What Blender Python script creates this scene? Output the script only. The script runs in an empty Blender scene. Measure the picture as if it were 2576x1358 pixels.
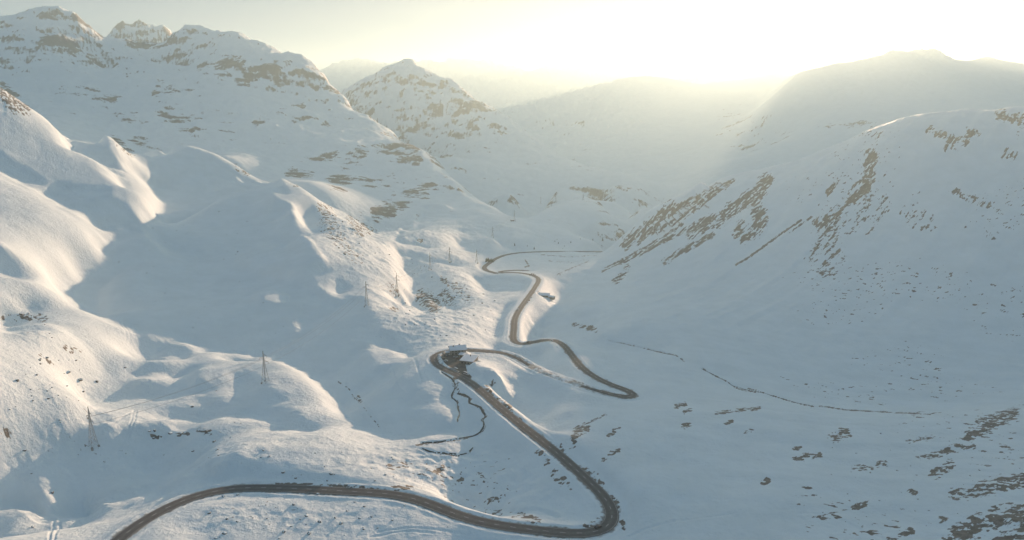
import math
import numpy as np
# ---------------------------------------------------------------- camera model (numbers of the 2576 x 1358 view of the photo)
F = 1740.0; CU, CV = 1288.0, 679.0
PITCH = math.radians(13.5)
CP, SP = math.cos(PITCH), math.sin(PITCH)
SUN_EL = math.radians(5.3); SUN_AZ = math.radians(23.5)      # azimuth east of +Y
SX, SY = math.sin(SUN_AZ), math.cos(SUN_AZ)
TANEL = math.tan(SUN_EL)
def ray(u, v):
    u = np.asarray(u, float); v = np.asarray(v, float)
    up = (CV - v) / F
    den = CP + up * SP
    return (u - CU) / F / den, (-SP + up * CP) / den          # X/Y, Z/Y
def proj(X, Y, Z):
    d = Y * CP - Z * SP
    return CU + F * X / d, CV - F * (Y * SP + Z * CP) / d

# ---------------------------------------------------------------- value noise
def _hash(ix, iy, seed):
    h = (ix.astype(np.int64) * 374761393 + iy.astype(np.int64) * 668265263 + seed * 1442695041) & 0xFFFFFFFF
    h = ((h ^ (h >> 13)) * 1274126177) & 0xFFFFFFFF
    h = (h ^ (h >> 16)) & 0xFFFF
    return h.astype(np.float32) * np.float32(2 * math.pi / 65535)
def noise(x, y, seed=0):
    x = np.asarray(x, np.float64); y = np.asarray(y, np.float64)
    fx = np.floor(x); fy = np.floor(y)
    ix = fx.astype(np.int64); iy = fy.astype(np.int64)
    tx = (x - fx).astype(np.float32); ty = (y - fy).astype(np.float32)
    sx = tx * tx * tx * (tx * (tx * 6 - 15) + 10); sy = ty * ty * ty * (ty * (ty * 6 - 15) + 10)
    def g(ox, oy):
        a = _hash(ix + ox, iy + oy, seed)
        return np.cos(a) * (tx - ox) + np.sin(a) * (ty - oy)
    n0 = g(0, 0) * (1 - sx) + g(1, 0) * sx
    n1 = g(0, 1) * (1 - sx) + g(1, 1) * sx
    return (n0 * (1 - sy) + n1 * sy) * 1.5
def fbm(x, y, octv, seed=0, gain=0.5):
    s = 0; a = 1.0; t = 0
    for k in range(octv):
        s = s + a * noise(x * 2 ** k + 13.7 * k, y * 2 ** k - 7.1 * k, seed + k); t += a; a *= gain
    return s / t
def ridged(x, y, octv, seed=0, gain=0.5):
    s = 0; a = 1.0; t = 0
    for k in range(octv):
        s = s + a * (1 - np.abs(noise(x * 2 ** k + 3.3 * k, y * 2 ** k + 9.1 * k, seed + k)) * 1.6); t += a; a *= gain
    return s / t
def smooth(t): 
    t = np.clip(t, 0, 1); return t * t * (3 - 2 * t)

# ---------------------------------------------------------------- control points: what the photo shows, each with its own distance
CTRL = []     # (a, rho, Z)
def pt(u, v, D=None, Z=None):
    a, w = ray(u, v)
    if D is None: D = Z / w
    CTRL.append((float(a), math.log(D), float(w * D)))
    return float(a), float(D), float(w * D)
def line(pts, step=30, back=None):
    """pts = (u, v, D) along a visible line; back = (factor of D, drop in metres): the hidden side behind a crest."""
    P = np.array(pts, float)
    for i in range(len(P) - 1):
        n = max(1, int(math.hypot(*(P[i + 1, :2] - P[i, :2])) / step))
        for k in range(n + (i == len(P) - 2)):
            q = P[i] + (P[i + 1] - P[i]) * k / n
            a, D, Z = pt(q[0], q[1], q[2])
            if back:
                for fac, drop in back: CTRL.append((a, math.log(D * fac), Z - drop))
def zl(pts):   # (u, v, Z) points on ground of known level
    for u, v, Z in pts: pt(u, v, Z=Z)

# road centre lines (u, v, Z)
ROAD_NEAR = [(235,1420,-212),(300,1352,-213),(360,1310,-214.5),(420,1275,-216),(480,1249,-217.5),(540,1233,-218.5),(600,1226,-219),(700,1227,-219.5),(800,1231,-220),(900,1237,-220.5),
  (1000,1242,-221),(1045,1252,-221.5),(1090,1270,-221.8),(1130,1288,-222),(1180,1306,-222.5),(1260,1323,-223),(1340,1332,-223.5),(1420,1341,-224),(1480,1345,-224),(1520,1339,-224),
  (1543,1322,-224),(1548,1300,-224),(1542,1278,-224),(1520,1247,-224.3),(1480,1210,-224.6),(1440,1172,-225),(1400,1138,-225.5),(1350,1098,-226),(1300,1060,-226.6),(1250,1017,-227.2),(1210,982,-227.8),
  (1180,958,-228.3),(1150,942,-228.8),(1120,930,-229.2),(1097,917,-229.6),(1088,903,-230),(1092,892,-230.4),(1110,884,-231),(1140,880,-232),(1175,880,-233),(1220,882,-235),(1260,884,-237),(1290,893,-239),(1320,912,-241),(1350,930,-243),
  (1385,944,-243.6),(1420,956,-244),(1460,969,-244),(1500,982,-244),(1540,992,-244),(1575,1001,-244),(1600,1003,-244),(1612,998,-244.3),(1606,990,-244.8),(1580,981,-245.5),(1540,969,-247),(1500,950,-249),(1465,925,-251.5),(1440,895,-255),(1420,870,-258),
  (1400,856,-260),(1380,852,-261.5),(1355,856,-263),(1330,864,-264.5),(1310,869,-265.5),(1296,863,-266),(1290,850,-267),(1292,835,-268.5),(1293,820,-270),(1294,805,-272),(1300,790,-274.5),(1312,770,-278),(1325,752,-282),(1338,734,-286),(1350,715,-291),
  (1355,704,-294),(1350,696,-297),(1332,690,-300),(1308,686,-303),(1282,685,-306),(1262,686,-308),(1252,684.5,-309),(1262,682,-310.5),(1290,679.5,-312),(1320,679.5,-313),(1330,681.3,-313.4)]
ROAD_FAR = [(1250,687.5,-308.5),(1232,683,-310),(1219,677,-313),(1219,670,-316),(1230,662,-318.5),(1248,650,-321.5),(1265,643,-324),(1290,637.5,-327),(1330,634,-330),(1390,632.5,-332.5),(1450,632.5,-334.5),(1520,633,-336)]

def build_controls():
    # ---- near field, all on or about the meadow and the road bench
    zl([(u, v, z) for (u, v, z) in ROAD_NEAR[::2]]); zl(ROAD_FAR[::2])
    zl([(0,1385,-209),(0,1290,-219),(0,1225,-220),(80,1180,-219),(100,1280,-220),(-160,1300,-219),(-160,1200,-218),(-160,1100,-203),(-160,1380,-210),(200,1365,-213),(300,1230,-222),(200,1160,-218),(400,1180,-220),(520,1170,-219),(620,1190,-219),
        (0,1150,-211),(0,1085,-200),(0,1000,-188),(0,930,-182),(80,1080,-198),(236,1120,-204),(150,1000,-195),(320,1080,-203),(300,985,-202),(450,1110,-205),(600,1110,-207),(420,1060,-209),(330,1030,-207),
        (520,1090,-204),(700,1120,-211),(800,1130,-215),(700,1060,-211),(640,1030,-211),(880,1170,-219),(950,1190,-220.5),
        (560,1300,-217),(700,1300,-219),(900,1320,-221),(1000,1358,-222),(500,1358,-216),(750,1358,-219.5),(1200,1358,-223.2),
        (668,960,-204.5),(600,935,-203),(740,955,-207.5),(560,980,-205),(520,940,-203),(450,930,-202),(400,890,-198.5),(300,860,-193),(200,880,-188),(100,900,-184),(780,1000,-213),(820,1060,-217),(250,930,-193),
        (160,830,-182),(0,830,-172),(80,800,-173),(0,760,-166),
        (900,1110,-222),(960,1130,-225),(1040,1110,-227.5),(1100,1100,-228),(1180,1100,-228.3),(1200,1160,-227.5),(1100,1170,-226.5),(1060,1200,-224),(1000,1210,-222),(1200,1220,-226.5),(1300,1250,-227),(1380,1290,-227),(1420,1240,-227),(1300,1180,-228),(1160,1040,-229.5),(1200,1020,-229.5),
        (1450,1310,-226),(1280,1290,-226.5),(1140,985,-231.5),(1110,1020,-231),(1170,1260,-224)])
    # right bank hills
    zl([(1600,1358,-222),(1640,1300,-219),(1600,1230,-218),(1700,1330,-217),(1800,1358,-214),(2000,1358,-209),(2200,1358,-205),(2400,1350,-200),(2576,1340,-195),(1560,1180,-219),(1500,1120,-220),(1440,1090,-220),
        (1450,1060,-223),(1400,1040,-228),(1340,1000,-231),(1300,960,-231),(1270,930,-232),(1240,955,-228),(1280,985,-228),(1320,1040,-226.5),(1550,1050,-227),(1500,1030,-234),(1640,1050,-229),(1700,1100,-223),(1750,1200,-219),(1900,1250,-214),(2100,1260,-210),(2300,1250,-206),(2500,1230,-201),
        (1850,1130,-222),(2000,1150,-219),(2200,1130,-217),(2400,1120,-213),(2560,1110,-209),(1700,1290,-218),(1650,1160,-221),
        (1850,1028,-233),(1900,1028,-232),(2000,1038,-231),(2100,1046,-230),(2250,1048,-227),(2400,1040,-224),(2576,1030,-221),(1750,1030,-235),(1690,1010,-240),
        (1340,890,-250),(1380,905,-253),(1420,925,-252),(1480,960,-248.5),(1560,990,-245.5),(1300,915,-238),(1340,960,-236),(1450,1000,-239),(1230,905,-233),(1180,905,-232),(1260,865,-243),(1350,880,-254)])
    # stream of the right-hand gully, then the slope above it
    line([(2576,1000,585),(2400,1030,560),(2200,1030,565),(2050,1018,580),(1960,995,600),(1840,960,630),(1720,905,680),(1640,870,735),(1540,858,770),(1470,825,850),(1430,800,905),(1400,775,960)], 60)
    line([(1415,730,1100),(1430,700,1200),(1470,665,1330),(1520,635,1450)], 40)
    line([(1430,740,1060),(1600,740,1000),(1800,760,900),(2000,790,850),(2300,830,790),(2576,850,750)], 90)
    line([(1550,640,1370),(1750,640,1200),(2000,640,1070),(2300,640,980),(2576,640,930)], 90)
    line([(1650,560,1430),(1850,500,1370),(2100,450,1250),(2350,430,1180),(2576,420,1130)], 90)
    line([(2576,270,1370),(2500,282,1390),(2400,288,1420),(2330,290,1450),(2260,312,1500),(2180,345,1540),(2120,372,1560),(2050,398,1580),(1960,428,1600),(1900,436,1620),(1850,438,1640),(1800,458,1620),(1740,490,1590),(1680,530,1560),(1640,548,1545),(1590,585,1510),(1550,612,1480),(1520,630,1460)], 30,
         back=[(1.035, 22), (1.12, 90), (1.25, 150)])
    for u, v in ((1700,520),(1800,458),(1900,436),(1960,428),(2050,398),(2120,372),(2180,345),(2260,312),(2330,290),(2400,288),(2500,282),(2576,270),(2700,250)):
        a, w = ray(u, v)
        for D, dz in ((2050, 110), (2450, 130), (2850, 110)): CTRL.append((float(a), math.log(D), float(w) * D - dz))
    # spur of the valley floor beyond
    zl([(1370,640,-331),(1420,660,-322),(1330,655,-318),(1400,690,-306),(1400,740,-290),(1370,760,-283),(1340,800,-275),(1340,840,-268),(1450,770,-278),(1560,830,-262),(1500,640,-336),(1300,630,-334),(1400,615,-338),(1500,610,-342),(1260,620,-330),(1460,600,-346)])
    # knoll and bench across the valley
    line([(1290,556,1800),(1340,544,1950),(1390,520,2050),(1430,508,2150),(1480,503,2200),(1510,510,2200),(1530,535,2100),(1545,560,2000)], 25, back=[(1.1, 40), (1.35, 110)])
    line([(1380,565,1850),(1450,555,1950),(1500,562,1950)], 30)
    zl([(1240,594,-300),(1200,600,-298),(1290,600,-313),(1150,600,-290),(1215,640,-318)])
    # ground between the meadow and the pylons (rough lit slope)
    zl([(1250,700,-296),(1200,780,-264),(1230,830,-262),(1180,850,-252),(1130,860,-238),(1240,760,-278),(1270,730,-290)])
    line([(1020,600,1290),(1080,590,1450),(1150,575,1620),(1210,570,1720)], 40)
    zl([(1131,657,-282),(1082,678,-263),(1150,640,-290),(1199,660,-310),(1060,640,-262),(1000,640,-248),(1100,700,-264),(1180,700,-285),(1150,740,-268)])
    zl([(999,742,-247),(923,768,-230),(960,800,-235),(1000,850,-238),(1060,880,-234),(1080,800,-248),(960,700,-242),(900,700,-232),(1050,960,-232),(1090,1000,-230.5),(1120,1050,-229),(980,920,-231),(1010,980,-230),(1070,760,-255)])
    # bowl on the left
    zl([(850,960,-222.5),(920,1040,-224.5),(960,1060,-226.5),(900,950,-226),(780,900,-218.5),(700,870,-220),(600,850,-221),(850,860,-225),(500,820,-219),(600,780,-226),(700,780,-228),(800,820,-228)])
    line([(250,690,830),(380,700,890),(500,700,930),(640,700,950),(760,720,900)], 70)
    line([(300,600,950),(400,600,1040),(520,600,1090),(640,610,1100),(740,620,1060)], 70)
    line([(390,490,1170),(500,480,1300),(620,500,1290),(700,540,1200)], 60)
    # ridge on the right of the bowl
    line([(700,480,1300),(735,520,1220),(755,580,1080),(775,640,1000),(800,690,930),(860,745,830),(905,760,790)], 30)
    line([(850,600,1080),(900,640,1040),(950,660,1030),(900,600,1130)], 40)
    line([(445,376,1640),(490,370,1650),(540,385,1600),(590,410,1540),(640,435,1480),(700,440,1440),(740,458,1400),(800,495,1320),(850,520,1290),(900,550,1260),(935,575,1240),(985,592,1280)], 25, back=[(1.07, 16), (1.25, 75)])
    # the lit slope at the far left and its crest
    line([(-200,60,1500),(-60,160,1330),(0,200,1300),(30,235,1290),(80,264,1320),(130,282,1350),(190,296,1380),(240,318,1380),(290,345,1360),(335,380,1340),(375,400,1330),(425,385,1600)], 25, back=[(1.07, 18), (1.25, 100)])
    line([(0,330,1180),(100,370,1200),(200,400,1210),(320,440,1180),(375,455,1170)], 50)
    line([(0,430,1040),(100,460,1060),(190,468,1080),(270,465,1090),(330,500,1080),(360,550,1020)], 50)
    line([(0,530,870),(100,540,900),(200,560,930),(270,600,920)], 60)
    line([(0,640,720),(100,660,730),(200,700,740)], 60)
    zl([(-300,1358,-212),(-300,1180,-214),(-300,1000,-185),(-300,850,-150),(2900,1358,-185),(2900,1100,-195),(2900,1000,-200),(-300,700,-120)])
    line([(-300,500,800),(-250,300,1100)], 200)
    line([(2900,800,750),(2900,500,950),(2900,230,1300)], 200)
    for a in np.linspace(-1.2, 1.2, 13):
        for D, Z in ((110, -214), (200, -212)): CTRL.append((a, math.log(D), Z - a * 8 * (a < 0) + a * 14 * (a > 0)))
    # ---- big mountain on the left
    BK = [(1.04, 30), (1.2, 330)]; BS = [(1.03, 20), (1.08, 60)]
    line([(-400,120,3600),(-200,90,3600),(0,55,3700),(50,45,3700),(85,28,3650),(120,17,3600),(160,20,3600),(190,32,3600),(220,52,3620)], 25, back=BK)
    line([(220,52,3620),(245,80,3650),(265,97,3700),(300,106,3750),(350,110,3800),(400,112,3800),(415,106,3760),(432,85,3740),(455,64,3700)], 25, back=BS)
    line([(455,64,3700),(500,68,3700),(560,80,3650),(620,92,3600),(670,105,3550),(710,125,3500),(740,140,3450),(775,148,3400),(800,165,3350),(815,190,3300),(850,222,3250),(875,248,3200),(895,275,3100),(915,292,3050),(960,312,2950),(1000,335,2850)], 25, back=BK)
    line([(1000,335,2850),(1040,365,2750),(1090,392,2650),(1105,402,2600),(1135,442,2450),(1165,470,2300),(1210,505,2100),(1250,525,1950)], 25, back=[(1.04,20),(1.13,100)])
    line([(265,94,4700),(285,72,4700),(300,58,4700),(320,64,4700),(335,54,4700),(347,46,4700),(370,64,4700),(395,68,4700),(415,68,4700),(430,86,4700)], 12, back=[(1.05, 60), (1.15, 300)])
    line([(250,150,3450),(350,150,3500),(440,150,3450)], 50)
    line([(-200,200,3000),(0,160,3100),(120,140,3150),(250,170,3250),(400,160,3350),(550,160,3200),(680,180,3150),(780,220,3100)], 60)
    line([(-200,300,2400),(0,230,2700),(150,240,2750),(300,250,2800),(450,240,2850),(600,250,2800),(750,280,2850),(850,300,2900)], 70)
    line([(200,300,2250),(350,340,2300),(500,330,2400),(650,340,2450),(800,350,2500),(950,380,2500)], 70)
    line([(400,380,1950),(550,400,2000),(700,430,2050),(850,430,2200),(1000,440,2250),(1060,460,2200)], 60)
    line([(760,470,1750),(850,500,1750),(950,500,1950),(1060,510,1950),(1150,520,1950)], 60)
    line([(900,545,1500),(980,560,1550),(1080,555,1700),(1180,545,1800)], 60)
    # ---- middle mountain
    line([(840,262,4900),(880,234,4800),(920,205,4750),(955,182,4700),(990,165,4600),(1020,157,4550),(1040,158,4500),(1060,172,4450),(1085,186,4400),(1130,202,4300),(1180,226,4200),(1220,245,4120),(1260,270,4050),(1290,300,4000),(1330,338,3900),(1400,385,3750)], 25, back=[(1.05, 50), (1.2, 220)])
    line([(1400,385,3750),(1500,425,3550),(1600,450,3350),(1660,462,3200)], 30, back=[(1.05,30)])
    line([(900,300,4000),(1000,290,3950),(1100,300,3900),(1200,320,3800),(1280,360,3700)], 60)
    line([(1000,380,3200),(1150,400,3200),(1280,420,3300),(1400,440,3200),(1550,475,2950)], 70)
    line([(1150,470,2650),(1280,490,2650),(1400,480,2700),(1550,505,2500),(1620,520,2200)], 70)
    # ---- right-hand massif and the long spur running left from it
    line([(1290,275,6600),(1380,252,6700),(1450,235,6800),(1520,215,6800),(1570,198,6700),(1620,192,6600),(1680,198,6500),(1740,210,6400),(1800,216,7000),(1850,223,7600),(1900,206,7900),(1945,194,7900),(1980,186,7200),(2003,183,5600),(2020,180,4400),(2050,173,4250),(2100,162,4200),(2160,150,4250),(2200,142,4350),(2222,138,4400),(2236,129,4420),(2275,128,4450),(2300,124,4480),(2335,128,4500),(2375,132,4520),(2395,147,4520),(2440,151,4500),(2482,142,4500),(2520,155,4500),(2576,160,4400),(2800,150,4300),(3000,120,4200)], 25,
         back=[(1.05, 60), (1.15, 220)])
    line([(1350,330,5600),(1500,300,5700),(1650,280,5600),(1800,280,5600),(1900,262,5600),(2000,250,4050),(2150,230,3950),(2350,210,4100),(2576,230,4000)], 70)
    line([(1450,400,4600),(1600,380,4600),(1750,370,4300),(1900,340,4200),(2050,315,3600),(2250,272,3700),(2450,262,3700),(2576,262,3600)], 70)
    line([(1600,430,3900),(1750,420,3700),(1850,405,3400),(1950,385,3350),(2100,345,3400)], 60)
    # ---- far ranges
    line([(600,180,12000),(780,200,12000),(812,184,12000),(830,170,12000),(850,156,12000),(868,151,12000),(888,153,12000),(905,147,12000),(925,160,12000),(950,175,12000),(990,178,12000),(1025,160,12000),(1045,153,12000),(1065,153,12000),(1090,166,12000),(1110,164,12000),(1130,155,12000),(1150,148,12000),(1172,155,12000),(1200,160,12000),(1240,156,12000),(1270,168,12000),(1295,176,12000),
          (1340,182,11500),(1365,172,11500),(1395,162,11500),(1430,180,11500),(1445,168,11500),(1480,166,11500),(1530,178,11500),(1600,183,11500),(1680,186,12000),(1720,188,12500),(1740,182,13000),(1780,184,13000),(1815,178,13000),(1860,184,13000),(1880,192,13000),(1910,193,13000),(1960,188,13000),(2100,175,13000),(2600,170,13000)], 14, back=[(1.05, 120), (1.3, 900)])
    line([(600,250,9600),(900,215,9800),(1150,210,9900),(1310,205,9900),(1500,210,10000),(1700,205,10000),(2000,220,10000)], 80)
    line([(900,290,8000),(1200,290,8300),(1500,270,8800),(1800,260,8800)], 90)
    for a in np.linspace(-1.2, 1.2, 9):
        CTRL.append((a, math.log(19000), -800))
    CTRL.append((-1.2, math.log(3600), 500)); CTRL.append((1.2, math.log(3600), 350)); CTRL.append((-1.2, math.log(12000), 500)); CTRL.append((1.2, math.log(12000), 500))
    CTRL.append((-1.2, math.log(1300), -20)); CTRL.append((1.2, math.log(1300), 20))

def tps(C, zs, A, R, lam=1e-6):
    KR = 0.75
    P = np.array([(c[0], c[1] * KR) for c in C]); z = np.array(zs)
    n = len(P)
    d2 = ((P[:, None] - P[None]) ** 2).sum(-1)
    K = 0.5 * d2 * np.log(d2 + 1e-12)
    K[np.arange(n), np.arange(n)] = lam
    M = np.zeros((n + 3, n + 3)); M[:n, :n] = K; M[:n, n] = 1; M[:n, n + 1:] = P; M[n:, :n] = M[:n, n:].T
    sol = np.linalg.solve(M, np.concatenate([z, np.zeros(3)]))
    out = np.empty(A.size, np.float64); a = A.ravel(); r = R.ravel() * KR
    for i in range(0, a.size, 8000):
        d2 = (a[i:i + 8000, None] - P[None, :, 0]) ** 2 + (r[i:i + 8000, None] - P[None, :, 1]) ** 2
        out[i:i + 8000] = (0.5 * d2 * np.log(d2 + 1e-12)) @ sol[:n] + sol[n] + sol[n + 1] * a[i:i + 8000] + sol[n + 2] * r[i:i + 8000]
    return out.reshape(A.shape)

# ---------------------------------------------------------------- where the photo's near ground is sunlit (outlines of sun and shade on the snow)
LIT = [
 [(0,200),(20,235),(45,236),(120,274),(192,291),(219,305),(219,319),(171,334),(188,353),(168,372),(212,391),(247,401),(260,415),(308,427),(281,387),(260,350),(284,335),(336,380),(377,398),(381,449),(370,461),(401,502),(387,540),(356,562),(343,550),(308,505),(291,509),(274,485),(267,461),(206,463),(147,454),(103,485),(120,495),(164,523),(212,533),(219,553),(254,574),(284,586),(283,605),(247,627),(264,649),(206,694),(164,718),(159,738),(206,776),(254,804),(308,827),(377,848),(445,862),(497,875),(548,882),(560,896),(640,903),(705,911),(740,930),(800,965),(830,1000),(860,1040),(890,1080),(960,1105),(981,1092),(981,1112),(1096,1099),(1133,1085),(1171,1107),(1173,1123),(1157,1140),(1161,1167),(1147,1201),(1140,1236),(1133,1270),(1147,1304),(1157,1400),(-60,1400),(-60,200)],
 [(685,440),(740,450),(800,492),(850,522),(900,552),(935,586),(985,592),(1080,570),(1190,565),(1290,545),(1400,548),(1300,565),(1291,604),(1270,590),(1225,577),(1150,577),(1190,600),(1150,615),(1240,640),(1300,640),(1340,650),(1420,655),(1500,625),(1520,640),(1440,680),(1410,700),(1405,760),(1380,790),(1330,820),(1290,862),(1250,870),(1220,885),(1290,900),(1310,925),(1300,955),(1260,965),(1230,945),(1190,940),(1120,905),(1089,927),(1096,938),(1103,968),(1125,975),(1115,989),(1116,1016),(1140,1034),(1147,1064),(1144,1071),(1109,1068),(1068,1047),(1031,1035),(1055,1028),(1089,1020),(1072,1010),(1041,989),(1027,972),(996,951),(1013,934),(996,924),(948,926),(928,914),(918,892),(914,867),(938,867),(945,875),(1041,896),(1034,885),(996,851),(986,834),(952,827),(938,807),(921,783),(911,748),(887,752),(859,762),(826,745),(800,728),(768,702),(826,692),(799,659),(780,650),(761,646),(754,618),(740,570),(727,539),(730,522),(672,488),(723,485),(709,461)],
 [(1240,960),(1280,965),(1305,980),(1295,1000),(1270,985),(1235,968)],
 [(1290,548),(1390,510),(1420,500),(1480,500),(1510,520),(1520,545),(1500,575),(1470,560),(1480,530),(1400,525),(1340,550)],
 [(725,810),(740,800),(752,812),(758,835),(748,857),(735,855),(728,830)],[(655,740),(690,735),(712,750),(705,765),(680,770),(690,778),(655,765)],[(650,630),(670,625),(678,640),(668,648)],
]
SHADE = [
 [(319,938),(363,926),(428,931),(435,948),(343,958),(319,955)],[(425,968),(456,948),(497,926),(507,931),(487,955)],
 [(236,1025),(281,999),(322,977),(336,992),(370,991),(428,992),(463,970),(490,965),(500,982),(535,984),(528,996),(463,1010),(401,1025),(326,1027)],
 [(493,1016),(514,1030),(507,1051),(425,1047),(411,1054),(480,1063),(548,1061),(576,1052),(583,1044),(555,1027)],
 [(593,948),(613,955),(651,962),(668,989),(723,1023),(672,1034),(706,1051),(754,1064),(809,1088),(754,1090),(699,1085),(631,1071),(631,1063),(583,1064),(576,1051),(586,1044),(589,1030),(583,1006),(596,987),(588,975)],
 [(411,1075),(476,1075),(469,1083),(411,1081)],
 [(-60,1090),(0,1095),(34,1109),(58,1116),(113,1099),(120,1129),(161,1126),(178,1140),(219,1119),(254,1129),(264,1150),(281,1153),(308,1129),(363,1116),(401,1102),(425,1099),(425,1119),(442,1123),(480,1099),(497,1102),(476,1116),(514,1116),(548,1099),(545,1112),(524,1126),(487,1133),(473,1138),(487,1155),(514,1147),(517,1174),(545,1177),(579,1164),(603,1177),(631,1174),(651,1188),(709,1191),(706,1201),(651,1220),(600,1220),(531,1231),(463,1249),(432,1253),(425,1246),(377,1256),(326,1270),(274,1287),(223,1301),(199,1301),(144,1314),(117,1297),(69,1308),(-60,1318)],
 [(0,622),(20,642),(38,680),(58,694),(-60,680),(-60,600)],[(-60,360),(0,380),(38,411),(99,445),(110,465),(60,465),(-60,400)],
 [(1209,700),(1260,694),(1329,704),(1346,714),(1315,735),(1226,738),(1212,721),(1188,694)],
 [(1031,728),(1041,707),(1082,690),(1103,700),(1123,735),(1144,762),(1147,783),(1103,772),(1068,738),(1034,735)],
 [(1010,670),(1017,659),(1048,658),(1082,676),(1041,697),(1034,694)],[(1027,755),(1041,742),(1068,745),(1061,769),(1075,796),(1031,772)],[(986,745),(1010,748),(1027,772),(996,759)],[(849,700),(883,728),(849,742)],
 [(768,526),(785,522),(805,557),(809,587),(771,577),(761,553)],[(1274,769),(1260,796),(1247,813),(1243,848),(1260,855),(1284,851),(1267,817),(1270,783),(1305,753)],
 [(994,600),(1060,612),(1090,625),(1060,622),(1000,612)],[(1000,640),(1060,640),(1120,655),(1160,668),(1100,660),(1010,650)],[(60,760),(90,775),(130,780),(60,790)],[(0,800),(50,810),(30,835),(0,825)],
 [(350,860),(400,875),(480,885),(420,885),(370,880),(345,870)],[(1290,520),(1340,525),(1330,545),(1290,545)],
]
def raster(polys, W, H, S):
    m = np.zeros((H, W), bool)
    for p in polys:
        P = np.array(p, float) * S
        for y in range(max(0, int(P[:, 1].min())), min(H, int(P[:, 1].max()) + 2)):
            yy = y + 0.5; xs = []
            for i in range(len(P)):
                x0, y0 = P[i - 1]; x1, y1 = P[i]
                if (y0 <= yy) != (y1 <= yy): xs.append(x0 + (yy - y0) * (x1 - x0) / (y1 - y0))
            xs.sort()
            for k in range(0, len(xs) - 1, 2):
                m[y, max(0, int(round(xs[k]))):max(0, int(round(xs[k + 1])))] = True
    return m
def bil(G, fi, fj):
    """bilinear sample of G at fractional row fi, column fj"""
    fi = np.clip(fi, 0, G.shape[0] - 1.001); fj = np.clip(fj, 0, G.shape[1] - 1.001)
    i = fi.astype(int); j = fj.astype(int); a = fi - i; b = fj - j
    return (G[i, j] * (1 - b) + G[i, j + 1] * b) * (1 - a) + (G[i + 1, j] * (1 - b) + G[i + 1, j + 1] * b) * a
def blur(G, sig):
    n, m = G.shape
    P = int(3 * sig) + 1
    Q = np.pad(G, P, mode='edge')
    fy = np.fft.fftfreq(Q.shape[0])[:, None]; fx = np.fft.rfftfreq(Q.shape[1])[None]
    return np.fft.irfft2(np.fft.rfft2(Q) * np.exp(-2 * (math.pi * sig) ** 2 * (fy ** 2 + fx ** 2)), s=Q.shape)[P:P + n, P:P + m]

# ================================================================ hummocks and crags too small for the control points
ROUGH = [None]
def relief(X, Y, ZB_):
    U0, V0 = proj(X, Y, ZB_)
    def soft(u, v, ru, rv): return np.exp(-(((U0 - u) / ru) ** 2 + ((V0 - v) / rv) ** 2))
    rough = np.clip(soft(1080, 760, 160, 90) + soft(860, 560, 110, 60) + soft(1000, 640, 160, 40) * .8 + .55 * soft(160, 960, 180, 70) + .7 * soft(80, 805, 110, 22) + .5 * soft(500, 1080, 260, 40) + .6 * soft(1000, 1160, 260, 45)
                    + 1.2 * soft(20, 240, 50, 45) + .8 * soft(285, 345, 60, 40) + .6 * soft(650, 1290, 340, 40) + 1.0 * soft(1230, 1220, 190, 90) + .9 * soft(1180, 575, 260, 22), 0, 1.3) * (Y < 2300)
    h1 = fbm(X / 85, Y / 85, 3, 11); h2 = fbm(X / 28, Y / 28, 3, 23); h3 = fbm(X / 8, Y / 8, 3, 31)
    rg = ridged(X / 60 + h1 * .4, Y / 60, 4, 41)
    ROUGH[0] = rough
    drift = smooth((U0 - 1500) / 400) * smooth((950 - Y) / 250) * (1.3 * noise((X * .35 + Y) / 30 + h1, (X - Y * .3) / 170, 55) + .5 * noise((X * .35 + Y) / 11, (X - Y * .3) / 60, 56))
    return (drift + 1.4 * h1 + 0.9 * h2 + 0.30 * h3 + rough * (3.0 * (rg - .62) + 2.2 * h2 + 1.0 * h3)) * (1 - smooth((Y - 1500) / 700))

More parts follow.
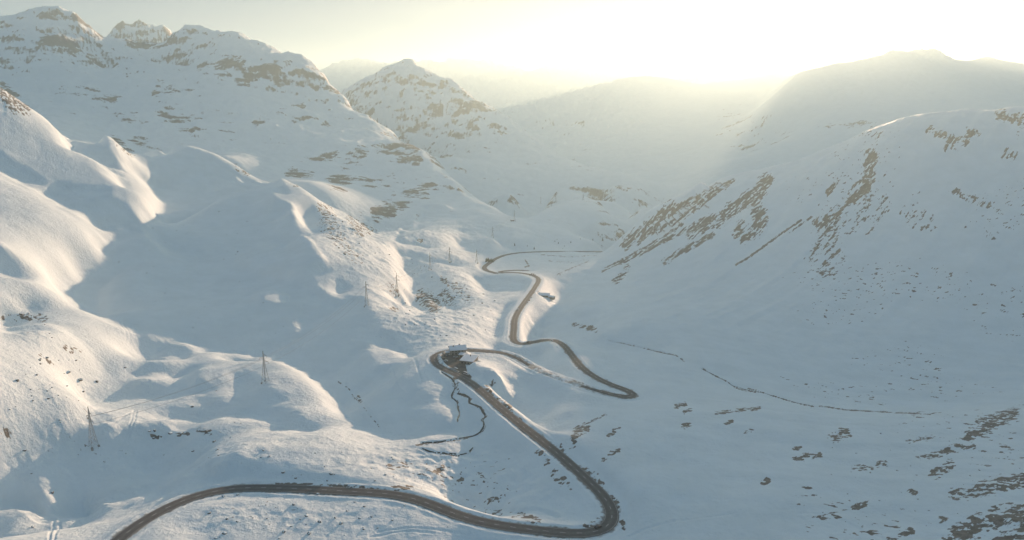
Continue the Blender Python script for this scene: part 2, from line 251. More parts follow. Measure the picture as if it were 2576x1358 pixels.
# ================================================================ small height corrections so that the low sun draws the photo's sun and shade on the snow
def solve_delta(ZB, A, R, CELL=6.0, rounds=6, iters=130, last=200, verbose=False):
    dA = A[1] - A[0]; dR = R[1] - R[0]
    def zat(x, y):
        y = np.maximum(y, 120); return bil(ZB, (np.log(y) - R[0]) / dR, (x / y - A[0]) / dA)
    DX, DY = -SX, -SY; TX, TY = SY, -SX
    corn = [(-1050, 230), (430, 230), (-1050, 2350), (430, 2350)]
    ss = [x * DX + y * DY for x, y in corn]; ts = [x * TX + y * TY for x, y in corn]
    s0, t0 = min(ss), min(ts); ns = int((max(ss) - s0) / CELL) + 1; nt = int((max(ts) - t0) / CELL) + 1
    Sg, Tg = np.meshgrid(s0 + CELL * np.arange(ns), t0 + CELL * np.arange(nt), indexing='ij')
    X = Sg * DX + Tg * TX; Y = Sg * DY + Tg * TY
    dom = (Y > 235) & (Y < 2300) & (X > -1050) & (X < 420) & (np.abs(X / np.maximum(Y, 1)) < 1.15)
    z0 = zat(X, Y); u_b, v_b = proj(X, np.maximum(Y, 100), z0)
    z0 = z0 + relief(X, np.maximum(Y, 100), z0)
    Hf = np.full(X.shape, -1e9)
    for r in np.arange(900, 11000, 50.):
        x = X + SX * r; y = Y + SY * r
        Hf = np.maximum(Hf, np.where(y > 2350, zat(x, y) - r * TANEL, -1e9))
    S = 0.5; W, H = 1320, 700; off = 60
    sh = lambda P: [[(u + off, v) for u, v in p] for p in P]
    lit = raster(sh(LIT), W, H, S) & ~raster(sh(SHADE), W, H, S)
    rd = np.full(X.shape, 1e9)
    for pts in (ROAD_NEAR, ROAD_FAR):
        o = []
        for u, v, z in pts:
            a, w = ray(u, v); o.append((a * z / w, z / w))
        for i in range(len(o) - 1):
            x0, y0 = o[i]; x1, y1 = o[i + 1]; dx, dy = x1 - x0, y1 - y0
            t = np.clip(((X - x0) * dx + (Y - y0) * dy) / (dx * dx + dy * dy + 1e-9), 0, 1)
            rd = np.minimum(rd, (X - x0 - t * dx) ** 2 + (Y - y0 - t * dy) ** 2)
    rd = np.sqrt(rd)
    wr = smooth((u_b + 300) / 120) * smooth((rd - 8) / 25) * np.where(X < -250, smooth((1620 - Y) / 250), 1) * smooth((2300 - Y) / 300)
    delta = np.zeros_like(z0); q_s = Sg * TANEL; cols = np.arange(nt)[None].repeat(ns, 0); row_index = np.arange(ns)[:, None]
    AA, RR = np.meshgrid(A, R); YY = np.exp(RR); XX = AA * YY
    f_ = (XX * DX + YY * DY - s0) / CELL; g_ = (XX * TX + YY * TY - t0) / CELL
    inn = (f_ >= 0) & (f_ <= ns - 1) & (g_ >= 0) & (g_ <= nt - 1)
    k5 = CELL / 5.0
    for rnd in range(rounds):
        z = z0 + delta; u, v = proj(X, np.maximum(Y, 100), z)
        L = lit[np.clip((v * S).astype(int), 0, H - 1), np.clip(((u + off) * S).astype(int), 0, W - 1)]
        Wc = (ZB + np.where(inn, bil(delta * dom, f_, g_), 0)) / YY; run = np.maximum.accumulate(Wc, axis=0)
        yc = np.maximum(Y, 120)
        V = (bil(run - Wc, (np.log(yc) - R[0]) / dR, (X / yc - A[0]) / dA) < 0.0025) & (u > -220) & (u < 2576) & (v < 1398) & (v > 0) & dom
        farlit = z > Hf
        litm = V & L & farlit; shm = V & ~L & (u < 1560) & farlit
        for it in range(last if rnd == rounds - 1 else iters):
            q = z0 + delta + q_s
            M = np.maximum.accumulate(q, axis=0)
            idx = np.maximum.accumulate(np.where(q >= M, row_index, 0), axis=0)
            Mp = np.vstack([np.full((1, nt), -1e9), M[:-1]]); ip = np.vstack([np.zeros((1, nt), int), idx[:-1]])
            e = np.minimum(np.where(litm, np.maximum(Mp - q, 0), 0), 6)
            e2 = np.where(shm, np.clip(q - (Mp - 2.2), 0, 3), 0)
            f = e - 2.5 * e2
            f += np.bincount((ip * nt + cols).ravel(), weights=(-.25 * e + .6 * e2).ravel(), minlength=ns * nt).reshape(ns, nt)
            dq = np.diff(q, axis=0)
            e3 = np.where(litm[1:] & litm[:-1], np.clip(LIT_GRAD * CELL - dq, 0, 1.0), 0) * 1.5
            f[1:] += e3; f[:-1] -= e3
            sig = (7, 4, 2.2, 1.2)[it % 4] / k5; stp = (1.2, .8, .5, .35)[it % 4]
            delta += stp * blur(f * wr, sig) * wr * dom
            delta *= 0.9985; delta -= 0.04 * np.minimum(delta + 45, 0) + 0.15 * np.maximum(delta - 20, 0)
        if verbose:
            q = z0 + delta + q_s; M = np.maximum.accumulate(q, axis=0); s_ = q < M - 0.3
            print('round', rnd, (litm & s_).sum() / litm.sum(), (shm & ~s_).sum() / shm.sum(), delta.min(), delta.max())
    if verbose:
        global DBG
        DBG = (((q < M - .3) | (z0 + delta < Hf)).astype(float), litm, shm)
    return blur(delta * dom, .7 / k5), s0, t0, CELL
LIT_GRAD = 0.07
import bpy, random
from mathutils import Vector, Matrix, Euler
rng = np.random.default_rng(7)
random.seed(7)
build_controls()
# ================================================================ terrain heights
A_MAX = 0.98; NA = 1500
RHO = np.concatenate([np.linspace(math.log(200), math.log(2300), 960, endpoint=False), np.linspace(math.log(2300), math.log(16500), 440)])
ACOL = np.linspace(-A_MAX, A_MAX, NA)
def cubic_weights(xs, x0, dx, n):
    f = (xs - x0) / dx; i = np.clip(np.floor(f).astype(int), 1, n - 3); t = f - i
    Wm = np.zeros((len(xs), n)); r = np.arange(len(xs))
    Wm[r, i - 1] = -.5 * t ** 3 + t ** 2 - .5 * t; Wm[r, i] = 1.5 * t ** 3 - 2.5 * t ** 2 + 1
    Wm[r, i + 1] = -1.5 * t ** 3 + 2 * t ** 2 + .5 * t; Wm[r, i + 2] = .5 * t ** 3 - .5 * t ** 2
    return Wm
ca = np.linspace(-1.2, 1.2, 420); cr = np.linspace(math.log(110), math.log(19000), 440)
_A, _R = np.meshgrid(ca, cr)
ZC = tps(CTRL, [c[2] for c in CTRL], _A, _R, lam=1e-5)
Z = cubic_weights(RHO, cr[0], cr[1] - cr[0], len(cr)) @ ZC @ cubic_weights(ACOL, ca[0], ca[1] - ca[0], len(ca)).T
AA, RR = np.meshgrid(ACOL, RHO); Y = np.exp(RR); X = AA * Y
DELTA_G, S0, T0, DCELL = solve_delta(ZC, ca, cr)
_ns, _nt = DELTA_G.shape
fs = (-X * SX - Y * SY - S0) / DCELL; ft = (X * SY - Y * SX - T0) / DCELL
ins = (fs >= 0) & (fs <= _ns - 1) & (ft >= 0) & (ft <= _nt - 1)
ZBASE = Z.copy()
Z = Z + np.where(ins, bil(DELTA_G, fs, ft), 0)

def road_world(pts):
    o = []
    for u, v, z in pts:
        a, w = ray(u, v); D = z / w; o.append((float(a * D), float(D), float(z)))
    return np.array(o)
def catmull(P, step):
    P = np.asarray(P, float); out = []
    Q = np.vstack([2 * P[0] - P[1], P, 2 * P[-1] - P[-2]])
    for i in range(1, len(Q) - 2):
        p0, p1, p2, p3 = Q[i - 1:i + 3]; n = max(1, int(np.linalg.norm(p2 - p1) / step))
        for k in range(n):
            t = k / n
            out.append(0.5 * ((2 * p1) + (-p0 + p2) * t + (2 * p0 - 5 * p1 + 4 * p2 - p3) * t * t + (-p0 + 3 * p1 - 3 * p2 + p3) * t ** 3))
    out.append(P[-1]); return np.array(out)
def smooth_line(P, n):
    for _ in range(n):
        P = P.copy(); P[1:-1] = 0.25 * P[:-2] + 0.5 * P[1:-1] + 0.25 * P[2:]
    return P
ROADS = [smooth_line(catmull(road_world(ROAD_NEAR), 4), 12), smooth_line(catmull(road_world(ROAD_FAR), 6), 8)]
ROAD_W = [4.0, 4.8]
def near_line(P, reach, Xq, Yq):
    """distance to and height of the closest point of a polyline, for points within reach"""
    D2 = np.full(Xq.shape, 1e9); H = np.zeros(Xq.shape); SD = np.zeros(Xq.shape)
    for i in range(len(P) - 1):
        x0, y0, z0 = P[i]; x1, y1, z1 = P[i + 1]
        ylo, yhi = min(y0, y1) - reach, max(y0, y1) + reach
        r0, r1 = np.searchsorted(RHO, math.log(max(ylo, 1))), np.searchsorted(RHO, math.log(yhi))
        if r1 <= r0: continue
        alo = min((min(x0, x1) - reach) / yhi, (min(x0, x1) - reach) / ylo); ahi = max((max(x0, x1) + reach) / ylo, (max(x0, x1) + reach) / yhi)
        c0, c1 = np.searchsorted(ACOL, alo), np.searchsorted(ACOL, ahi)
        if c1 <= c0: continue
        xs = Xq[r0:r1, c0:c1]; ys = Yq[r0:r1, c0:c1]
        dx, dy = x1 - x0, y1 - y0
        t = np.clip(((xs - x0) * dx + (ys - y0) * dy) / (dx * dx + dy * dy + 1e-9), 0, 1)
        ex, ey = xs - x0 - t * dx, ys - y0 - t * dy
        d = ex * ex + ey * ey
        m = d < D2[r0:r1, c0:c1]
        D2[r0:r1, c0:c1][m] = d[m]; H[r0:r1, c0:c1][m] = (z0 + t * (z1 - z0))[m]
        SD[r0:r1, c0:c1][m] = np.sign(ex * dy - ey * dx)[m]
    return np.sqrt(D2), H, SD
rdist = []; rheight = []; rside = []
for P in ROADS:
    d, h, sd = near_line(P, 60, X, Y); rdist.append(d); rheight.append(h); rside.append(sd)
rd = np.minimum(*rdist)

LOTP = road_world([(1109,897.6,-231),(1113,890,-231),(1126,884,-231),(1139,885,-231),(1153,889,-231),(1169,911,-231),(1175,936,-230.2),(1187,947,-229.2),(1183,953,-228.9),(1160,942,-229.2),(1136,931,-229.6),(1118,912,-230.4)])
_f = np.linalg.lstsq(np.c_[LOTP[:, :2], np.ones(len(LOTP))], LOTP[:, 2], rcond=None)[0]
def lot_z(x, y): return _f[0] * x + _f[1] * y + _f[2]
LOTP[:, 2] = lot_z(LOTP[:, 0], LOTP[:, 1])
lotc = LOTP.mean(0)
def in_poly(P, xs, ys):
    c = np.zeros(xs.shape, bool)
    for i in range(len(P)):
        x0, y0 = P[i - 1][:2]; x1, y1 = P[i][:2]
        with np.errstate(divide='ignore', invalid='ignore'):
            c ^= ((y0 > ys) != (y1 > ys)) & (xs < (x1 - x0) * (ys - y0) / (y1 - y0 + 1e-12) + x0)
    return c
keep = smooth((rd - 7) / 22)
Z = Z + relief(X, Y, ZBASE) * keep
U0, V0 = proj(X, Y, Z)
rough = ROUGH[0]
# gullies running down the right-hand slope
slope_r = smooth((X - 120) / 150) * smooth((Y - 620) / 250) * (1 - smooth((Y - 2000) / 500))
Z = Z + slope_r * (4.0 * noise((X - Y) / 95, (X + Y) / 900, 50) + 1.8 * noise((X - Y) / 34, (X + Y) / 420, 51) + .7 * noise((X - Y) / 12, (X + Y) / 160, 52))
rim = smooth((Y - 1150) / 150) * smooth((X - 150) / 150) * (1 - smooth((Y - 1750) / 200))
Z = Z + rim * (5 * (ridged(X / 120, Y / 120, 4, 53) - .62))
# rock and gullies of the far mountains
far_w = smooth((Y - 1700) / 900)
lam = np.clip(Y / 3000, 0.9, 2.6)
m1 = ridged(X / 620 + .3 * fbm(X / 900, Y / 900, 2, 61), Y / 620, 6, 62, .52)
m2 = fbm(X / 210, Y / 210, 5, 63, .6)
strata = noise((X + 1.2 * Y) / 900, (Z * 6 + .5 * X) / 210, 64)
mm = (42 * (m1 - .66) + 32 * m2 + 9 * strata) * lam
Z = Z + far_w * (1 - .85 * smooth((X - 700) / 500) * (Y < 8000)) * mm * (0.35 + 0.65 * smooth((Z + 380) / 260))
pk = np.exp(-(((U0 - 350) / 85) ** 2)) * smooth((Y - 4300) / 200) * (1 - smooth((Y - 5200) / 300)) + np.exp(-(((U0 - 2320) / 110) ** 2)) * smooth((Y - 3600) / 150) * 0 + np.exp(-(((U0 - 2315) / 80) ** 2)) * smooth((Y - 4200) / 200) * (1 - smooth((Y - 4900) / 300)) * .9
Z = Z + pk * (70 * (ridged(X / 170, Y / 260, 5, 66, .6) - .6))
Z = Z + smooth((Y - 9500) / 1000) * 80 * (ridged(X / 900, Y / 1600, 5, 67, .6) - .62)
# ---- roads: cut the bench, raise ploughed banks
for P, d, h, sd, w in zip(ROADS, rdist, rheight, rside, ROAD_W):
    t = smooth((d - w - 1.2) / 11)
    Z = np.where(d < 40, Z * t + (h - 0.35) * (1 - t), Z)
    bank = np.exp(-((d - w - 3.0) / 1.3) ** 2) * (0.5 + .5 * noise(X / 9, Y / 9, 71)) * (Y < 900)
    Z = Z + np.where(d < 40, bank, 0)
inlot = in_poly(LOTP, X, Y)
bridge = ROADS[0][(lambda U, V: (U > 1342) & (U < 1442) & (V > 925) & (V < 968))(*proj(ROADS[0][:, 0], ROADS[0][:, 1], ROADS[0][:, 2]))]
if len(bridge) > 2:
    _d = near_line(bridge, 25, X, Y)[0]; Z = Z + np.where(_d < 25, (1.5 + .5 * noise(X / 6, Y / 6, 73)) * np.exp(-(_d / 8) ** 2), 0)    # drifted-over stretch
lotd = near_line(np.vstack([LOTP, LOTP[:1]]), 25, X, Y)
tl = np.where(inlot, 0, smooth(lotd[0] / 9))
Z = np.where((lotd[0] < 25) | inlot, Z * tl + (lot_z(X, Y) - .35) * (1 - tl), Z)
_bk = road_world([(1137,882,-231),(1122,885,-231),(1108,892,-231),(1104,902,-231),(1110,914,-230.3),(1130,925,-229.8),(1150,934,-229.4)])
_bd = near_line(_bk, 12, X, Y)[0]
Z = Z + np.where(_bd < 12, 1.5 * np.exp(-(_bd / 1.7) ** 2) * (1 + .5 * noise(X / 3, Y / 3, 72)), 0)
def ground_uv(u, v):
    """where the line of sight through (u, v) meets the terrain"""
    a, w = ray(u, v)
    col = (a + A_MAX) / (2 * A_MAX) * (NA - 1); j = int(col); b = col - j
    zc = Z[:, j] * (1 - b) + Z[:, j + 1] * b
    q = zc / np.exp(RHO) - w
    k = np.argmax(q >= 0)
    if k == 0: k = 1
    t = -q[k - 1] / (q[k] - q[k - 1] + 1e-12)
    D = math.exp(RHO[k - 1] + (RHO[k] - RHO[k - 1]) * min(max(t, 0), 1))
    return Vector((float(a * D), D, float(w * D)))
def ground_xy(x, y):
    r = math.log(y); k = int(np.clip(np.searchsorted(RHO, r) - 1, 0, len(RHO) - 2))
    fi = k + (r - RHO[k]) / (RHO[k + 1] - RHO[k]); fj = (x / y + A_MAX) / (2 * A_MAX) * (NA - 1)
    return float(bil(Z, np.array([fi]), np.array([fj]))[0])
def flatten(x, y, r, z, soft_r=8):
    global Z
    d = np.hypot(X - x, Y - y); t = smooth((d - r) / soft_r)
    Z = Z * t + z * (1 - t)

# ---- brooks cut into the snow, ski tracks pressed into it
STREAMS = [([(1110,935),(1128,945),(1140,957),(1146,975),(1137,988),(1134,1000),(1142,1003),(1152,1012),(1150,1024),(1156,1040),(1150,1058)], .55),
    ([(1150,990),(1168,992),(1185,1002),(1176,1010),(1192,1018),(1214,1026),(1210,1035),(1226,1045),(1210,1055),(1222,1064),(1216,1078),(1208,1090),(1180,1098),(1150,1105),(1120,1109),(1095,1112),(1062,1114)], .7),
    ([(1062,1128),(1080,1136),(1100,1140),(1130,1141),(1150,1147),(1172,1140),(1186,1136),(1190,1126)], .55),
    ([(1765,927),(1800,945),(1830,960),(1845,972),(1880,980),(1920,988),(1960,1001),(2000,1012),(2045,1022)], .3)]
CUTS = [(p, -.9, 1.5) for p, _ in STREAMS] + [([(1530,857),(1600,870),(1660,884),(1720,906)], -1.0, 2.0), ([(2045,1022),(2130,1030),(2240,1035),(2340,1041)], -.8, 1.8), ([(870,965),(890,1000),(915,1025),(950,1070)], -.6, 1.6),
    ([(1225,1240),(1245,1225),(1270,1232),(1300,1228)], -.8, 2), ([(1080,1190),(1110,1180),(1140,1200),(1180,1195)], -.8, 2), ([(1020,1165),(1060,1150),(1100,1160)], -.7, 2), ([(1150,1240),(1190,1250),(1230,1275),(1290,1285)], -.9, 2), ([(1300,1290),(1350,1280),(1400,1300)], -.8, 2)]
CUTS += [([(338,1030),(330,1060),(318,1095),(296,1130)], -.4, .7), ([(344,1030),(337,1060),(325,1095),(303,1132)], -.4, .7), ([(340,1032),(290,1062),(252,1090)], -.35, .8), ([(375,955),(378,970),(370,990)], -.35, .7), ([(140,1305),(134,1330),(125,1358)], -.4, .7), ([(150,1308),(143,1335),(136,1358)], -.4, .7),
    ([(300,810),(318,840),(312,862),(330,880)], -.35, 1.0), ([(308,812),(326,842),(320,866)], -.35, 1.0), ([(990,930),(1000,960),(1020,985)], -.35, .9), ([(1040,900),(1052,930),(1060,960)], -.35, .9), ([(950,1338),(1020,1328),(1100,1332),(1180,1345)], -.35, .8), ([(930,1350),(1010,1336),(1090,1340)], -.35, .8), ([(2230,1358),(2100,1300),(2000,1290)], -.3, 1.2), ([(1580,1350),(1700,1310),(1850,1290)], -.35, 1.0)]
for p, dep, wid in CUTS:
    L = smooth_line(catmull(np.array([tuple(ground_uv(u, v)) for u, v in p]), 2.5), 2)
    _d = near_line(L, 6, X, Y)[0]; Z = Z + np.where(_d < 6, dep * np.exp(-(_d / wid) ** 2) + .25 * abs(dep) * np.exp(-((_d - 1.8 * wid) / (.7 * wid)) ** 2), 0)

# ================================================================ rock and bare ground
U0, V0 = proj(X, Y, Z)
Wc = Z / Y; VIS = (np.maximum.accumulate(Wc, axis=0) - Wc) < 0.004
PAT = np.zeros((700, 1320), np.float32)                     # bare patches as the photo shows them, dropped onto the ground below
_py, _px = np.mgrid[0:700, 0:1320]
PATL = np.zeros((700, 1320), np.float32)                    # thin lines: brooks, avalanche ruts
def stroke(pts, w, s=1.0):
    P = np.array(pts, float) / 2; DST = PATL if w <= 3.2 else PAT
    for i in range(len(P) - 1 if len(P) > 1 else 1):
        x0, y0 = P[i]; x1, y1 = P[min(i + 1, len(P) - 1)]
        pad = int(w) + 3
        a0, a1 = max(0, int(min(y0, y1)) - pad), min(700, int(max(y0, y1)) + pad); b0, b1 = max(0, int(min(x0, x1)) - pad), min(1320, int(max(x0, x1)) + pad)
        if a1 <= a0 or b1 <= b0: continue
        yy, xx = _py[a0:a1, b0:b1], _px[a0:a1, b0:b1]
        dx, dy = x1 - x0, y1 - y0; t = np.clip(((xx - x0) * dx + (yy - y0) * dy) / (dx * dx + dy * dy + 1e-6), 0, 1)
        d = np.hypot(xx - x0 - t * dx, yy - y0 - t * dy) / (w / 2)
        DST[a0:a1, b0:b1] = np.maximum(DST[a0:a1, b0:b1], s * np.clip(1.6 - d if w <= 3.2 else (1.75 - d) / 1.1, 0, 1))
def blob(u, v, ru, rv, s=1.0, rot=0):
    c, sn = math.cos(math.radians(rot)), math.sin(math.radians(rot))
    xx, yy = _px * 2 - u, _py * 2 - v
    d = np.hypot((xx * c + yy * sn) / ru, (-xx * sn + yy * c) / rv)
    np.maximum(PAT, s * np.clip(1.5 - d, 0, 1), out=PAT)
PATCHES_R = True
for p, w, s in [
    ([(2192,388),(2186,430),(2178,470),(2140,505),(2105,535),(2060,562)], 13, 1), ([(2125,432),(2100,460),(2080,485)], 5, .9), ([(2160,455),(2135,490)], 5, .8), ([(2120,560),(2070,600),(2030,650)], 8, .62),
    ([(1928,452),(1912,475),(1885,495),(1850,520),(1815,548),(1780,560),(1740,585)], 15, 1), ([(1905,525),(1915,550),(1895,580),(1870,592)], 16, .95), ([(1865,560),(1850,590)], 10, .8),
    ([(1790,590),(1745,615),(1700,640),(1670,658)], 7, 1), ([(1842,452),(1790,490),(1740,530),(1690,560),(1610,600)], 6, .95), ([(1800,470),(1760,500),(1700,520),(1650,545),(1600,590)], 7, .9),
    ([(1760,490),(1720,510)], 5, .9), ([(1700,520),(1655,548),(1610,585),(1575,612)], 13, 1), ([(1640,560),(1600,600)], 12, 1), ([(1720,560),(1660,600),(1580,645),(1515,680)], 3.5, .95), ([(1690,590),(1630,630)], 3, .8),
    ([(1745,560),(1700,590),(1640,620),(1560,660)], 5, .85), ([(2015,552),(1960,590),(1880,648),(1850,665)], 3, .9), ([(2040,545),(1985,585)], 3, .8), ([(1578,672),(1562,690),(1548,705)], 7, .95), ([(1660,470),(1620,490)], 9, .35),
    ([(2515,286),(2576,300)], 12, 1), ([(2340,326),(2375,338),(2430,362)], 10, 1), ([(2400,372),(2432,342)], 7, .8), ([(2440,330),(2452,334)], 11, .85), ([(2525,384),(2545,390)], 12, .9), ([(2380,350),(2376,378)], 5, .7), ([(2415,365),(2405,395)], 4, .6),
    ([(2100,560),(2085,600),(2080,650)], 34, .55), ([(2195,520),(2170,545)], 36, .5), ([(2290,540),(2330,560)], 22, .5), ([(2400,480),(2440,500),(2490,515)], 8, .7), ([(2480,590),(2500,600)], 8, .7),
    ([(2576,1203),(2530,1212),(2470,1225),(2405,1243)], 15, 1), ([(2576,1290),(2520,1300),(2470,1312),(2430,1335),(2400,1358)], 22, 1), ([(2576,1335),(2510,1358)], 14, 1), ([(2240,1356),(2290,1335)], 8, .95),
    ([(2548,1038),(2500,1062),(2440,1095)], 12, 1), ([(2530,1037),(2490,1046),(2458,1060)], 6, .9), ([(2098,1100),(2128,1090)], 10, 1), ([(2000,1150),(2032,1146)], 7, .9), ([(1998,1128),(2012,1126)], 4, .8), ([(2040,1147),(2062,1144)], 7, .9),
    ([(2352,1188),(2385,1172)], 13, .95), ([(2310,1150),(2340,1147),(2365,1140)], 7, .8), ([(2380,1132),(2420,1122)], 7, .9), ([(2400,1128),(2450,1123)], 5, .8), ([(2270,1112),(2345,1097)], 4, .8), ([(2150,1170),(2185,1178)], 9, .7), ([(2210,1168),(2225,1164)], 7, .8),
    ([(2080,1100),(2120,1076)], 4, .7), ([(2400,1320),(2440,1310)], 5, .8), ([(2140,1278),(2180,1263)], 6, .9), ([(2040,1302),(2140,1278)], 3, .7), ([(1918,1212),(1930,1208)], 6, .95), ([(2280,1240),(2300,1236)], 6, .8),
    ([(1474,1070),(1450,1085),(1438,1118)], 8, 1), ([(1480,1080),(1462,1090)], 4, .8), ([(1553,1130),(1535,1142),(1518,1156)], 6, 1), ([(1545,1085),(1530,1095)], 4, .8), ([(1560,1075),(1540,1080)], 3, .8), ([(1412,1118),(1410,1140)], 6, .9), ([(1530,1038),(1480,1062)], 3, .7),
    ([(1700,1022),(1722,1015)], 5, .8), ([(1720,1036),(1736,1030)], 4, .8), ([(1800,1037),(1830,1035),(1860,1030),(1910,1026)], 4, .8), ([(1825,1064),(1840,1058)], 4, .8), ([(1720,1072),(1735,1066)], 6, .8), ([(1875,1086),(1890,1083)], 5, .7),
    ([(1240,962),(1225,975),(1232,995)], 7, .78), ([(1255,1010),(1275,1030),(1300,1055)], 9, .78), ([(1258,1008),(1280,1022)], 7, .78), ([(1360,1140),(1378,1170)], 8, .78), ([(1350,1135),(1380,1160)], 5, .78), ([(1395,1190),(1412,1208)], 10, .78), ([(1425,1215),(1435,1225)], 6, .7),
    ([(1445,1175),(1470,1185)], 5, .8), ([(1468,1190),(1500,1205),(1505,1225)], 12, .78), ([(1525,1250),(1550,1268)], 9, .78), ([(1500,1312),(1520,1318)], 12, .78), ([(1470,1322),(1510,1325)], 4, .7), ([(1250,1318),(1330,1328),(1430,1332)], 6, .8), ([(1562,1310),(1570,1330)], 5, .9),
    ([(1320,1300),(1352,1312)], 8, .9), ([(1290,1300),(1310,1290)], 4, .7), ([(1232,1258),(1248,1254)], 7, .8), ([(1200,1190),(1220,1205)], 4, .9), ([(1245,1287),(1256,1290)], 6, .8),
    ([(1000,1170),(1020,1168)], 6, .8), ([(975,1172),(990,1178)], 5, .8), ([(1095,1185),(1115,1178)], 6, .9), ([(1110,1202),(1125,1205)], 6, .9), ([(1140,1220),(1160,1208)], 6, .8),
    ([(640,1232),(700,1218),(800,1219),(900,1224),(960,1232)], 4, .85), ([(985,1228),(1035,1224)], 5, .9),
    ([(1145,955),(1149,980)], 7, .85),
    # stream beds between the snow
    ([(1110,935),(1140,955),(1146,975),(1134,1000),(1150,1008),(1156,1040),(1150,1060)], 1.8, .8), ([(1150,988),(1185,1002),(1178,1012),(1214,1030),(1225,1045),(1209,1055),(1222,1068),(1215,1082),(1200,1090),(1170,1103),(1120,1110),(1062,1114)], 1.8, .85),
    ([(1062,1128),(1100,1140),(1150,1146),(1180,1138),(1188,1128)], 1.6, .8), ([(1045,1118),(1100,1112)], 3, .8), ([(850,960),(875,975),(890,1000),(905,1010),(935,1050),(955,1075)], 2.2, .65), ([(900,1000),(905,1008)], 5, .7),
    ([(1530,855),(1600,870),(1660,885),(1700,893),(1720,908)], 1.7, .8), ([(1765,925),(1800,945),(1830,960),(1845,972),(1860,978),(1900,985)], 1.7, .8), ([(1880,975),(1920,987),(1960,1000),(2000,1012),(2045,1022)], 1.7, .8), ([(2060,1020),(2130,1030),(2200,1034),(2340,1041)], 1.7, .8), ([(1440,815),(1500,830),(1480,820)], 5, .6),
    ([(1310,770),(1330,755),(1370,715),(1410,690)], 1.8, .5), ([(1380,655),(1440,660),(1480,650)], 2, .5), ([(1320,652),(1330,668),(1318,672)], 2.2, .8), ([(1360,640),(1440,645),(1500,641)], 1.6, .6), ([(1400,690),(1440,672),(1480,655)], 2.4, .6), ([(1345,770),(1420,735),(1450,715)], 1.6, .3),
    # rock of the mountain faces
    ([(245,60),(250,85),(215,75),(190,45)], 14, .9), ([(240,85),(200,85),(160,100),(120,120),(80,135)], 26, .8), ([(80,130),(0,160)], 12, .6), ([(180,60),(170,100),(178,130)], 14, .75),
    ([(300,60),(285,85)], 18, .95), ([(345,50),(340,90),(380,95)], 30, .95), ([(415,80),(430,85)], 8, .7), ([(430,100),(420,118)], 16, .9), ([(440,128),(460,135)], 14, .8), ([(530,145),(600,150)], 14, .7), ([(560,160),(600,160)], 8, .6), ([(470,150),(560,185)], 18, .5),
    ([(625,190),(690,165)], 12, .8), ([(600,205),(620,212)], 10, .7), ([(400,210),(450,225),(500,235)], 10, .6), ([(390,235),(450,232)], 8, .75), ([(480,240),(540,250),(590,260)], 14, .35), ([(640,310),(680,285),(760,265)], 9, .8), ([(740,300),(790,285)], 7, .55), ([(430,290),(560,330)], 30, .4), ([(250,240),(300,290),(350,330)], 30, .4), ([(150,190),(260,240)], 30, .35),
    ([(850,455),(890,415),(915,395)], 24, .75), ([(930,430),(1000,420)], 30, .75), ([(960,370),(1000,375),(1040,400)], 22, .8), ([(1005,340),(1040,370)], 14, .8), ([(1090,400),(1120,440)], 8, .7), ([(770,410),(840,395)], 14, .55), ([(730,430),(780,430)], 14, .45),
    ([(945,545),(975,525)], 18, .85), ([(990,490),(985,530)], 8, .6), ([(1010,505),(1060,490)], 16, .75), ([(1030,430),(1090,470)], 14, .5), ([(900,540),(930,570)], 16, .7), ([(820,560),(850,600)], 20, .45),
    ([(1010,290),(1060,280),(1120,270),(1200,275)], 22, .7), ([(1060,220),(1040,195)], 14, .4), ([(1050,240),(1120,235)], 20, .45), ([(1180,300),(1250,290)], 14, .5), ([(960,240),(940,260)], 8, .4), ([(1220,240),(1290,300)], 10, .4), ([(1260,330),(1330,350)], 10, .3),
    ([(1560,480),(1620,490),(1670,500)], 14, .55), ([(1540,520),(1580,560)], 12, .35), ([(1850,300),(1950,330)], 40, .3), ([(2070,310),(2200,330)], 20, .3), ([(1800,350),(1900,360)], 20, .3),
    # rock of the near left
    ([(0,215),(15,235),(35,262),(60,270)], 16, .9), ([(280,335),(310,370),(330,385)], 8, .6), ([(600,420),(625,432)], 8, .6), ([(720,445),(745,465)], 6, .6), ([(815,520),(830,560),(850,600)], 16, .55), ([(870,620),(900,650)], 14, .4),
    ([(1065,745),(1090,765)], 16, .9), ([(1110,700),(1125,712)], 6, .8), ([(1115,740),(1130,755)], 12, .7), ([(985,720),(995,735)], 8, .7), ([(1145,720),(1170,745)], 10, .5), ([(985,775),(995,780)], 5, .8), ([(1050,610),(1056,604)], 5, .8), ([(880,545),(905,585)], 9, .7),
    ([(60,795),(110,800)], 8, .55), ([(0,795),(50,800)], 8, .5), ([(165,875),(200,888)], 8, .5), ([(0,1082),(25,1090)], 10, .8), ([(380,1095),(400,1100)], 5, .7), ([(430,1092),(470,1090)], 5, .7), ([(500,1080),(525,1085)], 7, .8), ([(100,895),(130,915)], 6, .3),
    ]: stroke(p, w, s)
_iv = np.clip((V0 / 2).astype(int), 0, 699); _iu = np.clip((U0 / 2).astype(int), 0, 1319); _on = VIS * (U0 > 0) * (U0 < 2600)
pat = PAT[_iv, _iu] * _on; patl = PATL[_iv, _iu] * _on
gx = np.gradient(Z, axis=1) / np.gradient(X, axis=1)
gy = np.gradient(Z, axis=0) / np.gradient(Y, axis=0) - AA * gx
steep = np.hypot(gx, gy)
n_big = fbm(X / 140, Y / 140, 4, 81, .6); n_mid = fbm(X / 16, Y / 16, 4, 82, .6)
n_far = fbm(X / 150, (Y + 3 * Z) / 90, 5, 83, .62)
down = (X * .55 + Y * .85); acr = (X * .85 - Y * .55)          # across and down the right-hand slope
